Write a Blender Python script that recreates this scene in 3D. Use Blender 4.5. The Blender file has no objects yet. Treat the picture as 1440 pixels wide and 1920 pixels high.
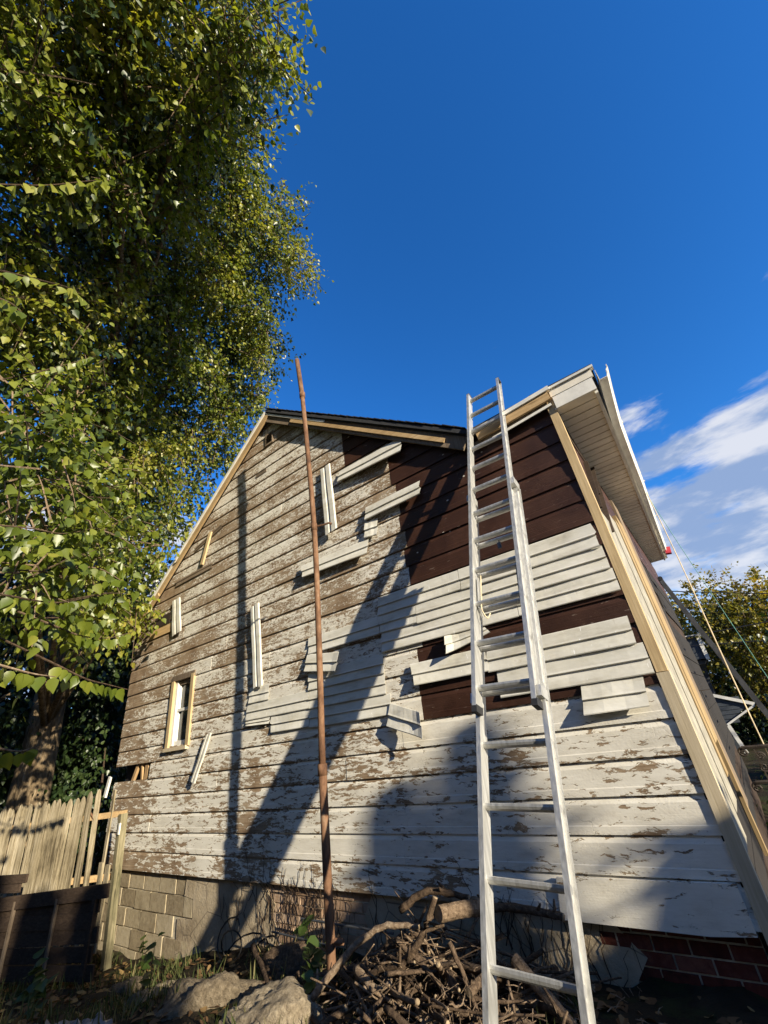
import bpy, math, random
import numpy as np
from mathutils import Vector, Matrix

random.seed(7)
rng = np.random.default_rng(11)
S = bpy.context.scene
COL = S.collection
R_ = math.radians

# ------------------------------------------------------------------ camera
cam = bpy.data.cameras.new('camera')
cam_o = bpy.data.objects.new('camera', cam)
COL.objects.link(cam_o)
cam.sensor_fit = 'VERTICAL'
cam.sensor_height = 36.0
cam.lens = 774.6 / 1920 * 36.0
cam.clip_start = 0.05
cam.clip_end = 3000
def cam_axes(yaw, pitch, roll):
    f = Vector((math.sin(yaw) * math.cos(pitch), math.cos(yaw) * math.cos(pitch), math.sin(pitch)))
    r0 = Vector((math.cos(yaw), -math.sin(yaw), 0))
    u0 = r0.cross(f)
    r = math.cos(roll) * r0 + math.sin(roll) * u0
    u = -math.sin(roll) * r0 + math.cos(roll) * u0
    return r, u, f
cr, cu, cf = cam_axes(R_(-33.5013), R_(28.125), R_(-8.0375))
CAM = Vector((0, -3.8, 1.55))
cam_o.matrix_world = Matrix(((cr.x, cu.x, -cf.x, CAM.x), (cr.y, cu.y, -cf.y, CAM.y), (cr.z, cu.z, -cf.z, CAM.z), (0, 0, 0, 1)))
S.camera = cam_o

# ------------------------------------------------------------------ light
SUN = Vector((-3.5, 1.0, -1.1))           # direction the light travels
elev = math.atan2(1.1, math.hypot(3.5, 1.0))
azim = math.atan2(3.5, -1.0)              # clockwise from +Y
sun = bpy.data.lights.new('sun', 'SUN')
sun.energy = 5.0
sun.angle = R_(0.53)
sun.color = (1.0, 0.895, 0.70)
sun_o = bpy.data.objects.new('sun', sun)
sun_o.rotation_euler = SUN.to_track_quat('-Z', 'Y').to_euler()
sun_o.location = (30, -10, 20)
COL.objects.link(sun_o)

W = bpy.data.worlds.new('World')
S.world = W
W.use_nodes = True

S.view_settings.view_transform = 'Standard'
S.view_settings.look = 'None'
S.view_settings.exposure = 1.0
S.view_settings.gamma = 1.0
S.view_settings.use_curve_mapping = False
S.cycles.max_bounces = 6
S.cycles.diffuse_bounces = 3
S.cycles.transparent_max_bounces = 8


# ------------------------------------------------------------------ node helper
class NT:
    def __init__(s, tree):
        s.t = tree
        tree.nodes.clear()

    def n(s, typ, out=0, props=None, **ins):
        nd = s.t.nodes.new('ShaderNode' + typ)
        for k, v in (props or {}).items():
            setattr(nd, k, v)
        for k, v in ins.items():
            k = k.replace('_', ' ')
            sock = nd.inputs[int(k[1:])] if (k[0] == 'i' and k[1:].isdigit()) else nd.inputs[k]
            if isinstance(v, bpy.types.NodeSocket):
                s.t.links.new(v, sock)
            else:
                sock.default_value = v
        return nd.outputs[out]

    def m(s, op, a, b=0.0, c=None, clamp=False):
        ins = dict(i0=a, i1=b)
        if c is not None:
            ins['i2'] = c
        return s.n('Math', props=dict(operation=op, use_clamp=clamp), **ins)

    def mix(s, f, a, b, typ='MIX'):
        nd = s.t.nodes.new('ShaderNodeMix')
        nd.data_type = 'RGBA'
        nd.blend_type = typ
        for i, v in ((0, f), (6, a), (7, b)):
            if isinstance(v, bpy.types.NodeSocket):
                s.t.links.new(v, nd.inputs[i])
            else:
                nd.inputs[i].default_value = v if i == 0 else (*v, 1)[:4]
        return nd.outputs[2]

    def rng(s, v, a, b, c=0.0, d=1.0, smooth=True):
        return s.n('MapRange', props=dict(interpolation_type='SMOOTHSTEP' if smooth else 'LINEAR', clamp=True), Value=v,
                   From_Min=a, From_Max=b, To_Min=c, To_Max=d)

    def noise(s, vec, scale, detail=5, rough=0.6, dist=0.0, out=0):
        return s.n('TexNoise', out=out, Vector=vec, Scale=scale, Detail=detail, Roughness=rough, Distortion=dist)

    def map(s, vec, scale=(1, 1, 1), loc=(0, 0, 0), rot=(0, 0, 0)):
        return s.n('Mapping', Vector=vec, Scale=scale, Location=loc, Rotation=rot)

    def out(s, shader, kind='OutputMaterial', sock='Surface'):
        o = s.t.nodes.new('ShaderNode' + kind)
        s.t.links.new(shader, o.inputs[sock])


def ramp(nt, fac, stops):
    nd = nt.t.nodes.new('ShaderNodeValToRGB')
    nt.t.links.new(fac, nd.inputs[0])
    e = nd.color_ramp.elements
    while len(e) < len(stops):
        e.new(0.5)
    for el, (p, c) in zip(e, stops):
        el.position = p
        el.color = (*c, 1)
    return nd.outputs[0]


# ------------------------------------------------------------------ sky with clouds
nt = NT(W.node_tree)
sky = nt.n('TexSky', props=dict(sky_type='NISHITA', sun_disc=False, sun_elevation=elev, sun_rotation=azim, altitude=300.0,
                                air_density=1.0, dust_density=0.25, ozone_density=3.0))
tc = nt.n('TexCoord', out=0)
sep = nt.t.nodes.new('ShaderNodeSeparateXYZ')
nt.t.links.new(tc, sep.inputs[0])
d1 = nt.map(tc, scale=(4.6, 4.6, 15.0), loc=(1.35, 0.0, 2.4))
big = nt.noise(d1, 1.0, 9, 0.57, 0.2)
cover = nt.rng(sep.outputs[2], 0.33, 0.66, 0.20, -0.20, smooth=False)
mask = nt.rng(nt.m('ADD', big, cover), 0.50, 0.66)
shade = nt.noise(nt.map(tc, scale=(4.6, 4.6, 15.0), loc=(1.35, 0.0, 2.62)), 1.3, 6, 0.55, 0.2)
ccol = nt.mix(nt.rng(shade, 0.40, 0.60), (1.35, 1.85, 2.9), (3.5, 3.6, 3.9))
skyc = nt.n('HueSaturation', Color=sky, Saturation=1.22, Value=1.0, Hue=0.5, Fac=1.0)
skyc = nt.mix(1.0, skyc, (0.46, 0.86, 1.20), 'MULTIPLY')
col = nt.mix(nt.m('MULTIPLY', mask, 0.92), skyc, ccol)
nt.out(nt.n('Background', Color=col, Strength=0.115), 'OutputWorld')


# ------------------------------------------------------------------ materials
MATS = {}
def material(name, fn):
    m = bpy.data.materials.new(name)
    m.use_nodes = True
    fn(NT(m.node_tree))
    MATS[name] = m
    return m

def pos(nt):
    return nt.n('NewGeometry', out=0)

def bump(nt, h, strength=0.4, dist=0.01, normal=None):
    kw = dict(Height=h, Strength=strength, Distance=dist)
    if normal is not None:
        kw['Normal'] = normal
    return nt.n('Bump', **kw)

def principled(nt, color, rough=0.7, normal=None, metal=0.0, spec=0.5):
    kw = dict(Base_Color=color if isinstance(color, bpy.types.NodeSocket) else (*color, 1), Roughness=rough, Metallic=metal)
    kw['Specular_IOR_Level'] = spec
    if normal is not None:
        kw['Normal'] = normal
    nt.out(nt.n('BsdfPrincipled', **kw))


def m_siding(nt):
    p = pos(nt)
    s = nt.t.nodes.new('ShaderNodeSeparateXYZ')
    nt.t.links.new(p, s.inputs[0])
    rnd = nt.n('ObjectInfo', out=5)
    # wear is greatest high up and to the left, where rain and sun reached the boards
    wz = nt.rng(s.outputs[2], 0.9, 3.2, 0.0, 0.066, smooth=False)
    wx = nt.rng(s.outputs[0], -2.0, -8.0, 0.0, 0.020, smooth=False)
    wl = nt.rng(s.outputs[0], -7.0, -8.5, 0.0, 0.05)
    broad = nt.m('MULTIPLY', nt.m('SUBTRACT', nt.noise(nt.map(p, scale=(1, 1, 1.8)), 1.1, 4, 0.55), 0.5), 0.36)
    edge = nt.m('MULTIPLY', nt.m('SUBTRACT', rnd, 0.5), 0.05)
    ph = nt.m('FRACT', nt.m('DIVIDE', nt.m('SUBTRACT', s.outputs[2], 0.30), 0.2215))
    lip = nt.m('ADD', nt.rng(ph, 0.0, 0.20, 0.038, 0.0), nt.rng(ph, 0.88, 1.0, 0.0, 0.05))
    lowl = nt.m('MULTIPLY', nt.rng(s.outputs[0], -2.6, -5.2, 0.0, 0.030), nt.rng(s.outputs[2], 1.0, 2.2, 1.0, 0.35))
    foot_ = nt.m('MULTIPLY', nt.rng(s.outputs[2], 0.30, 0.75, 0.035, 0.0), nt.rng(s.outputs[0], -1.6, -2.2, 0.0, 1.0))
    thr = nt.m('ADD', nt.m('ADD', nt.m('ADD', 0.424, wz), nt.m('ADD', wx, wl)), nt.m('ADD', broad, edge))
    thr = nt.m('ADD', nt.m('ADD', thr, lip), nt.m('ADD', lowl, foot_))
    # flakes: long along the grain, ragged at the rims
    warp = nt.n('VectorMath', props=dict(operation='ADD'), i0=p,
                i1=nt.n('VectorMath', props=dict(operation='SCALE'), i0=nt.noise(p, 9.0, 3, 0.6, out=1), Scale=0.05))
    f1 = nt.noise(nt.map(warp, scale=(5.0, 5.0, 24.0)), 1.0, 10, 0.68, 0.6)
    f2 = nt.noise(nt.map(warp, scale=(17.0, 17.0, 58.0)), 1.0, 6, 0.68, 0.3)
    f3 = nt.noise(nt.map(warp, scale=(38.0, 38.0, 30.0)), 1.0, 5, 0.7)
    hi = nt.rng(s.outputs[2], 1.2, 3.0, 0.0, 1.0, smooth=False)
    fa = nt.m('ADD', nt.m('MULTIPLY', f1, 0.72), nt.m('MULTIPLY', f2, 0.28))
    fb = nt.m('ADD', nt.m('MULTIPLY', f1, 0.34), nt.m('ADD', nt.m('MULTIPLY', f2, 0.40), nt.m('MULTIPLY', f3, 0.26)))
    f = nt.m('ADD', nt.m('MULTIPLY', fa, nt.m('SUBTRACT', 1.0, hi)), nt.m('MULTIPLY', fb, hi))
    wd = nt.m('ADD', 0.010, nt.m('MULTIPLY', hi, 0.022))
    paint = nt.n('MapRange', props=dict(interpolation_type='SMOOTHSTEP', clamp=True), Value=nt.m('SUBTRACT', f, thr), From_Min=nt.m('MULTIPLY', wd, -1.0), From_Max=wd)
    grain = nt.noise(nt.map(p, scale=(3.0, 3.0, 130.0)), 1.0, 6, 0.7)
    blotch = nt.noise(p, 3.4, 5, 0.6)
    wood = ramp(nt, nt.m('ADD', nt.m('MULTIPLY', grain, 0.55), nt.m('MULTIPLY', blotch, 0.45)),
                [(0.30, (0.085, 0.050, 0.028)), (0.43, (0.205, 0.136, 0.080)), (0.56, (0.335, 0.250, 0.165)), (0.74, (0.44, 0.37, 0.275))])
    grime = nt.noise(nt.map(p, scale=(1.0, 1.0, 3.0)), 2.2, 6, 0.62)
    white = ramp(nt, grime, [(0.25, (0.52, 0.48, 0.40)), (0.45, (0.71, 0.67, 0.58)), (0.7, (0.80, 0.765, 0.68))])
    # thin worn film: brown shows through
    film = nt.rng(nt.noise(nt.map(p, scale=(9, 9, 40)), 1.0, 7, 0.7), 0.44, 0.70, 0.0, 1.0)
    filmx = nt.m('MULTIPLY', film, nt.rng(s.outputs[2], 1.0, 3.0, 0.14, 0.62, smooth=False))
    white = nt.mix(filmx, white, (0.37, 0.30, 0.22))
    # dark run of dirt in the hollow near the top of each course
    colr = nt.mix(paint, wood, white)
    cell = nt.n('TexVoronoi', props=dict(feature='DISTANCE_TO_EDGE'), Vector=nt.map(warp, scale=(9.0, 9.0, 16.0)), Scale=1.0)
    crack = nt.rng(cell, 0.0, 0.018, 1.0, 0.0)
    crack = nt.m('MULTIPLY', crack, nt.rng(nt.noise(p, 3.1, 3), 0.56, 0.66))
    chk = nt.rng(nt.noise(nt.map(warp, scale=(2.6, 2.6, 75.0)), 1.0, 8, 0.72, 0.4), 0.645, 0.675)
    chk = nt.m('MULTIPLY', chk, nt.rng(nt.noise(p, 1.9, 3), 0.42, 0.60))
    crack = nt.m('MAXIMUM', nt.m('MULTIPLY', crack, 0.55), chk)
    colr = nt.mix(nt.m('MULTIPLY', crack, 0.6), colr, (0.10, 0.075, 0.055))
    h = nt.m('ADD', nt.m('MULTIPLY', paint, 0.6), nt.m('ADD', nt.m('MULTIPLY', grain, 0.22), nt.m('MULTIPLY', nt.noise(p, 60, 3), 0.25)))
    h = nt.m('SUBTRACT', h, nt.m('MULTIPLY', crack, 0.4))
    rough = nt.rng(paint, 0, 1, 0.9, 0.62)
    principled(nt, colr, rough, bump(nt, h, 0.9, 0.006), spec=0.25)
material('peeling_siding', m_siding)

def m_brown(nt):
    p = pos(nt)
    grain = nt.noise(nt.map(p, scale=(2.5, 2.5, 110.0)), 1.0, 6, 0.7)
    bl = nt.noise(p, 2.6, 6, 0.6)
    c = ramp(nt, bl, [(0.3, (0.030, 0.0118, 0.0066)), (0.6, (0.054, 0.0215, 0.0118)), (0.8, (0.080, 0.035, 0.020))])
    streak = nt.rng(nt.noise(nt.map(p, scale=(1.2, 1.2, 34.0), rot=(0, 0.05, 0)), 1.0, 7, 0.72), 0.60, 0.78)
    c = nt.mix(nt.m('MULTIPLY', streak, 0.5), c, (0.17, 0.11, 0.08))
    c = nt.mix(nt.rng(grain, 0.55, 0.75, 0.0, 0.4), c, (0.015, 0.007, 0.005))
    spk = nt.n('TexVoronoi', Vector=nt.map(p, scale=(5.5, 5.5, 9.0)), Scale=1.0, Randomness=1.0)
    dot = nt.rng(spk, 0.06, 0.095, 1.0, 0.0)
    keep = nt.rng(nt.noise(p, 3.3, 2), 0.48, 0.53)
    c = nt.mix(nt.m('MULTIPLY', dot, keep), c, (0.72, 0.66, 0.58))
    scr = nt.rng(nt.noise(nt.map(p, scale=(7, 7, 60), rot=(0, 0.5, 0)), 1.0, 4, 0.6), 0.665, 0.70)
    c = nt.mix(nt.m('MULTIPLY', scr, 0.55), c, (0.38, 0.30, 0.25))
    principled(nt, c, nt.rng(bl, 0.3, 0.7, 0.45, 0.62), bump(nt, nt.m('ADD', grain, nt.m('MULTIPLY', nt.noise(p, 14, 5), 0.8)), 0.7, 0.006), spec=0.35)
material('brown_painted_siding', m_brown)

def m_alu(nt):
    p = pos(nt)
    gr = nt.noise(nt.map(p, scale=(1.3, 1.3, 5.0)), 1.6, 6, 0.65)
    c = ramp(nt, gr, [(0.25, (0.42, 0.385, 0.30)), (0.45, (0.62, 0.595, 0.515)), (0.68, (0.73, 0.71, 0.645))])
    run = nt.rng(nt.noise(nt.map(p, scale=(26, 26, 1.8)), 1.0, 5, 0.65), 0.58, 0.80)
    c = nt.mix(nt.m('MULTIPLY', run, 0.40), c, (0.36, 0.31, 0.23))
    st = nt.rng(nt.noise(p, 5.0, 7, 0.7), 0.66, 0.74)
    c = nt.mix(nt.m('MULTIPLY', st, 0.6), c, (0.30, 0.20, 0.12))
    scr = nt.rng(nt.noise(nt.map(p, scale=(60, 60, 6), rot=(0, 0.35, 0)), 1.0, 3, 0.5), 0.71, 0.74)
    c = nt.mix(scr, c, (0.85, 0.84, 0.80))
    emb = nt.noise(nt.map(p, scale=(10, 10, 150)), 1.0, 4, 0.6)
    dent = nt.noise(p, 7.0, 3, 0.5)
    nrm = bump(nt, dent, 0.25, 0.012, bump(nt, emb, 0.22, 0.003))
    principled(nt, c, 0.5, nrm, spec=0.4)
material('weathered_white_aluminium', m_alu)

def wood_mat(name, c0, c1, c2, along='z', rough=0.75, knots=0.5, grain=60, st=(0.32, 0.52, 0.70), bm=0.5):
    def fn(nt):
        p = pos(nt)
        sc = {'x': (2, grain, grain), 'z': (grain, grain, 2), 'y': (grain, 2, grain)}[along]
        g = nt.noise(nt.map(p, scale=sc), 1.0, 6, 0.65, 0.6)
        b = nt.noise(p, 2.2, 4, 0.6)
        c = ramp(nt, nt.m('ADD', nt.m('MULTIPLY', g, 0.62), nt.m('MULTIPLY', b, 0.38)), [(st[0], c0), (st[1], c1), (st[2], c2)])
        rv = nt.rng(nt.n('ObjectInfo', out=5), 0.0, 1.0, 0.72, 1.12, smooth=False)
        c = nt.mix(1.0, c, nt.n('CombineColor', Red=rv, Green=rv, Blue=rv), 'MULTIPLY')
        k = nt.rng(nt.n('TexVoronoi', Vector=nt.map(p, scale=tuple(0.5 if a < 5 else 3.2 for a in sc)), Scale=2.2), 0.03, 0.09, knots, 0.0)
        c = nt.mix(k, c, tuple(v * 0.35 for v in c0))
        principled(nt, c, rough, bump(nt, g, bm, 0.004 if bm < 0.6 else 0.012), spec=0.25)
    return material(name, fn)
wood_mat('new_lumber', (0.36, 0.25, 0.13), (0.51, 0.38, 0.21), (0.60, 0.47, 0.29), 'z', knots=0.4)
wood_mat('pale_lumber', (0.42, 0.34, 0.22), (0.54, 0.45, 0.31), (0.62, 0.54, 0.40), 'z', knots=0.3)
wood_mat('side_lumber', (0.20, 0.13, 0.06), (0.31, 0.22, 0.11), (0.38, 0.29, 0.16), 'z', knots=0.5)
wood_mat('rake_lumber', (0.30, 0.19, 0.09), (0.50, 0.34, 0.17), (0.62, 0.46, 0.27), 'x', knots=0.5)
wood_mat('weathered_picket', (0.085, 0.066, 0.038), (0.27, 0.222, 0.140), (0.46, 0.395, 0.285), 'z', 0.9, 0.8, 42, (0.38, 0.50, 0.63), 1.0)
wood_mat('mossy_post', (0.065, 0.060, 0.032), (0.155, 0.135, 0.078), (0.25, 0.215, 0.135), 'z', 0.9, 0.7, 45, (0.36, 0.50, 0.64), 1.0)
wood_mat('dark_old_shade_plank', (0.028, 0.018, 0.012), (0.060, 0.040, 0.027), (0.105, 0.074, 0.052), 'x', 0.9)  # darkened so the panel's colour carries the shade; laths use it too
wood_mat('old_grey_wood', (0.12, 0.085, 0.055), (0.22, 0.165, 0.115), (0.32, 0.26, 0.19), 'z', 0.9)
wood_mat('stained_sheathing', (0.020, 0.014, 0.010), (0.04, 0.027, 0.02), (0.075, 0.05, 0.036), 'y', 0.9)

def plain(name, c, rough=0.6, metal=0.0, var=0.25, scale=6.0, bmp=0.2, spec=0.5, bscale=None):
    def fn(nt):
        p = pos(nt)
        g = nt.noise(p, scale, 6, 0.65)
        lo = tuple(v * (1 - var) for v in c)
        hi = tuple(min(1, v * (1 + var * 0.6)) for v in c)
        cc = ramp(nt, g, [(0.3, lo), (0.68, hi)])
        principled(nt, cc, nt.rng(g, 0.3, 0.7, max(0.05, rough - 0.08), min(1, rough + 0.08)), bump(nt, nt.noise(p, bscale or scale * 6, 4), bmp, 0.004), metal, spec)
    return material(name, fn)
plain('white_trim', (0.74, 0.72, 0.66), 0.55, var=0.18)
plain('bounce_stucco', (0.56, 0.49, 0.38), 0.9, var=0.15, scale=3, bmp=0.6)  # walls of the added houses, pale to bounce warm fill
plain('bounce_concrete', (0.45, 0.42, 0.36), 0.9, var=0.2, scale=4, bmp=0.6)  # pale so the unseen added slab bounces sunlight
plain('old_cream_paint', (0.31, 0.285, 0.225), 0.7, var=0.35, scale=9, bmp=0.6)
plain('tar_paper', (0.016, 0.013, 0.011), 0.95, var=0.5, scale=12, bmp=0.7)
plain('soffit_beige', (0.80, 0.74, 0.62), 0.6, var=0.22, scale=2.5)
plain('asphalt_shingle', (0.035, 0.036, 0.040), 0.95, var=0.4, scale=20, bmp=0.8)
plain('black_rubber', (0.02, 0.02, 0.022), 0.6)
plain('glass_dark', (0.035, 0.04, 0.042), 0.06, var=0.2, bmp=0.02, spec=0.7)
plain('curtain', (0.55, 0.54, 0.50), 0.8)
plain('dark_void', (0.012, 0.010, 0.009), 0.95)
plain('iron', (0.055, 0.043, 0.034), 0.65, metal=0.4, var=0.5, scale=14, bmp=0.6)
plain('dark_steel', (0.10, 0.105, 0.115), 0.5, metal=0.6)
plain('cord_cream', (0.60, 0.50, 0.33), 0.8)
plain('cord_green', (0.10, 0.28, 0.24), 0.7)
plain('wire_black', (0.012, 0.012, 0.014), 0.6)
plain('neighbour_siding', (0.050, 0.060, 0.075), 0.7)
plain('slate_roof', (0.045, 0.05, 0.06), 0.85, scale=9, var=0.5)
plain('plastic_bag', (0.16, 0.175, 0.20), 0.3, var=0.5, bmp=0.6)
plain('red_rag', (0.42, 0.03, 0.05), 0.8)
plain('mortar', (0.46, 0.41, 0.31), 0.95, var=0.35, scale=14, bmp=0.9)
plain('interior_wood', (0.42, 0.27, 0.13), 0.8)

def m_parge(nt):
    p = pos(nt)
    g = nt.noise(p, 2.3, 8, 0.68)
    c = ramp(nt, g, [(0.28, (0.19, 0.145, 0.095)), (0.48, (0.37, 0.30, 0.205)), (0.70, (0.47, 0.395, 0.285))])
    fine = nt.noise(p, 45, 5, 0.7)
    cr = nt.rng(nt.n('TexVoronoi', props=dict(feature='DISTANCE_TO_EDGE'), Vector=p, Scale=1.7), 0.0, 0.012, 1.0, 0.0)
    c = nt.mix(nt.m('MULTIPLY', cr, 0.7), c, (0.06, 0.045, 0.035))
    principled(nt, c, 0.95, bump(nt, nt.m('ADD', fine, nt.m('MULTIPLY', nt.noise(p, 9, 4), 2.0)), 0.8, 0.008), spec=0.2)
material('parged_cement', m_parge)

def masonry(name, cols, scale=18, bmp=0.8, bd=0.008):
    def fn(nt):
        p = pos(nt)
        rnd = nt.n('ObjectInfo', out=5)
        g = nt.noise(p, scale, 7, 0.7)
        f = nt.m('ADD', nt.m('MULTIPLY', g, 0.7), nt.m('MULTIPLY', rnd, 0.3))
        c = ramp(nt, f, [(0.30, cols[0]), (0.5, cols[1]), (0.70, cols[2])])
        st = nt.rng(nt.noise(p, 2.2, 5, 0.6), 0.52, 0.72)
        c = nt.mix(nt.m('MULTIPLY', st, 0.45), c, tuple(v * 0.45 for v in cols[0]))
        principled(nt, c, 0.95, bump(nt, g, bmp, bd), spec=0.2)
    return material(name, fn)
masonry('cinder_block', [(0.215, 0.168, 0.105), (0.335, 0.275, 0.180), (0.43, 0.365, 0.255)])
masonry('pale_brick', [(0.30, 0.19, 0.12), (0.44, 0.30, 0.20), (0.52, 0.39, 0.28)])
masonry('red_brick', [(0.055, 0.015, 0.011), (0.115, 0.030, 0.020), (0.20, 0.075, 0.05)])
masonry('field_stone', [(0.075, 0.055, 0.034), (0.20, 0.158, 0.105), (0.40, 0.33, 0.23)], 24, 1.0, 0.045)

def m_rust(nt):
    p = pos(nt)
    g = nt.noise(nt.map(p, scale=(1, 1, 0.35)), 16, 8, 0.7)
    g = nt.m('ADD', nt.m('MULTIPLY', g, 0.6), nt.m('MULTIPLY', nt.noise(p, 3.0, 5, 0.65), 0.4))
    c = ramp(nt, g, [(0.34, (0.045, 0.024, 0.016)), (0.46, (0.13, 0.066, 0.036)), (0.56, (0.215, 0.118, 0.066)), (0.70, (0.32, 0.23, 0.155))])
    principled(nt, c, 0.85, bump(nt, nt.noise(p, 120, 4), 0.7, 0.004), 0.15, 0.3)
material('rusty_iron', m_rust)

def m_ladder(nt):
    p = pos(nt)
    g = nt.noise(nt.map(p, scale=(1, 1, 0.06)), 60, 5, 0.6)
    c = ramp(nt, g, [(0.30, (0.46, 0.455, 0.43)), (0.5, (0.55, 0.545, 0.52)), (0.72, (0.62, 0.615, 0.59))])
    d = nt.rng(nt.noise(p, 26, 7, 0.75), 0.62, 0.72)
    c = nt.mix(nt.m('MULTIPLY', d, 0.6), c, (0.22, 0.19, 0.15))
    sc = nt.rng(nt.noise(nt.map(p, scale=(30, 30, 3)), 1.0, 5, 0.7), 0.62, 0.70)
    c = nt.mix(nt.m('MULTIPLY', sc, 0.2), c, (0.30, 0.29, 0.27))
    principled(nt, c, nt.rng(g, 0.3, 0.7, 0.34, 0.58), bump(nt, nt.noise(nt.map(p, scale=(90, 90, 6)), 1.0, 4), 0.3, 0.003), 0.65, 0.5)
material('worn_aluminium', m_ladder)

def m_bark(nt):
    p = pos(nt)
    g = nt.noise(nt.map(p, scale=(15, 15, 2.6)), 1.0, 7, 0.7, 1.2)
    c = ramp(nt, g, [(0.34, (0.055, 0.038, 0.024)), (0.50, (0.20, 0.145, 0.085)), (0.68, (0.33, 0.255, 0.165))])
    principled(nt, c, 0.95, bump(nt, g, 1.0, 0.05), spec=0.15)
material('furrowed_bark', m_bark)

def m_stick(nt):
    p = pos(nt)
    rnd = nt.n('ObjectInfo', out=5)
    g = nt.noise(p, 34, 7, 0.75, 0.8)
    f = nt.m('ADD', nt.m('MULTIPLY', g, 0.75), nt.m('MULTIPLY', rnd, 0.25))
    c = ramp(nt, f, [(0.32, (0.024, 0.015, 0.010)), (0.48, (0.090, 0.060, 0.038)), (0.62, (0.205, 0.145, 0.095)), (0.78, (0.40, 0.32, 0.23))])
    principled(nt, c, 0.9, bump(nt, g, 0.9, 0.012), spec=0.2)
material('dead_bark', m_stick)

def m_cut(nt):
    p = pos(nt)
    g = nt.noise(p, 35, 6, 0.7)
    c = ramp(nt, g, [(0.32, (0.15, 0.105, 0.06)), (0.6, (0.36, 0.275, 0.175)), (0.8, (0.46, 0.38, 0.27))])
    principled(nt, c, 0.9, bump(nt, g, 0.6, 0.006), spec=0.2)
material('sawn_end', m_cut)

def leaf_mat(name, stops, trans=0.38, rough=0.38, spec=0.45):
    def fn(nt):
        p = pos(nt)
        v = nt.n('Attribute', props=dict(attribute_name='var'), out=2)
        n1 = nt.noise(p, 0.55, 3, 0.6)
        f = nt.m('ADD', nt.m('MULTIPLY', v, 0.62), nt.m('MULTIPLY', nt.rng(n1, 0.3, 0.7), 0.38))
        c = ramp(nt, f, stops)
        b = nt.n('BsdfPrincipled', Base_Color=c, Roughness=rough)
        b.node.inputs['Specular IOR Level'].default_value = spec
        tcol = nt.mix(1.0, c, (1.5, 1.45, 0.6), 'MULTIPLY')
        t = nt.n('BsdfTranslucent', Color=tcol)
        nt.out(nt.n('MixShader', i0=trans, i1=b, i2=t))
    return material(name, fn)
leaf_mat('tree_leaf', [(0.05, (0.048, 0.070, 0.010)), (0.30, (0.115, 0.155, 0.018)), (0.58, (0.225, 0.245, 0.032)), (0.85, (0.38, 0.35, 0.065)), (1.0, (0.48, 0.35, 0.08))], 0.42, 0.40, 0.55)
leaf_mat('far_leaf', [(0.1, (0.06, 0.070, 0.012)), (0.42, (0.16, 0.15, 0.022)), (0.72, (0.28, 0.21, 0.03)), (1.0, (0.32, 0.16, 0.03))])
leaf_mat('dark_leaf', [(0.1, (0.012, 0.024, 0.008)), (0.6, (0.03, 0.052, 0.015)), (1.0, (0.06, 0.085, 0.022))], 0.2)  # also fills the big crown's inside, its shade put into the colour
leaf_mat('weed_leaf', [(0.1, (0.025, 0.045, 0.010)), (0.6, (0.06, 0.095, 0.020)), (1.0, (0.17, 0.17, 0.035))], 0.3)
leaf_mat('grass_blade', [(0.05, (0.03, 0.045, 0.012)), (0.5, (0.07, 0.085, 0.025)), (1.0, (0.28, 0.22, 0.11))], 0.25, 0.6, 0.2)
leaf_mat('leaf_litter', [(0.0, (0.06, 0.035, 0.018)), (0.5, (0.16, 0.09, 0.04)), (0.85, (0.26, 0.18, 0.07)), (1.0, (0.45, 0.32, 0.05))], 0.1, 0.8, 0.2)
leaf_mat('evergreen', [(0.1, (0.02, 0.035, 0.012)), (1.0, (0.05, 0.075, 0.025))], 0.05)

def m_ground(nt):
    p = pos(nt)
    g = nt.noise(p, 1.6, 8, 0.7)
    c = ramp(nt, g, [(0.3, (0.014, 0.010, 0.006)), (0.5, (0.034, 0.026, 0.016)), (0.72, (0.070, 0.055, 0.035))])
    gr = nt.rng(nt.noise(p, 2.6, 5, 0.6), 0.48, 0.6)
    c = nt.mix(nt.m('MULTIPLY', gr, 0.6), c, (0.035, 0.045, 0.014))
    principled(nt, c, 0.97, bump(nt, nt.noise(p, 26, 6, 0.7), 1.0, 0.03), spec=0.1)
material('soil', m_ground)


# ------------------------------------------------------------------ geometry helpers
WLOC = {}
def tag(o, label=None, cat=None, group=None, kind=None):
    for k, v in (('label', label), ('category', cat), ('group', group), ('kind', kind)):
        if v:
            o[k] = v
    return o

def thing(name, label, cat, loc=(0, 0, 0), group=None):
    o = bpy.data.objects.new(name, None)
    COL.objects.link(o)
    o.location = loc
    o.empty_display_size = 0.2
    WLOC[o.name] = Vector(loc)
    return tag(o, label, cat, group)

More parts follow.
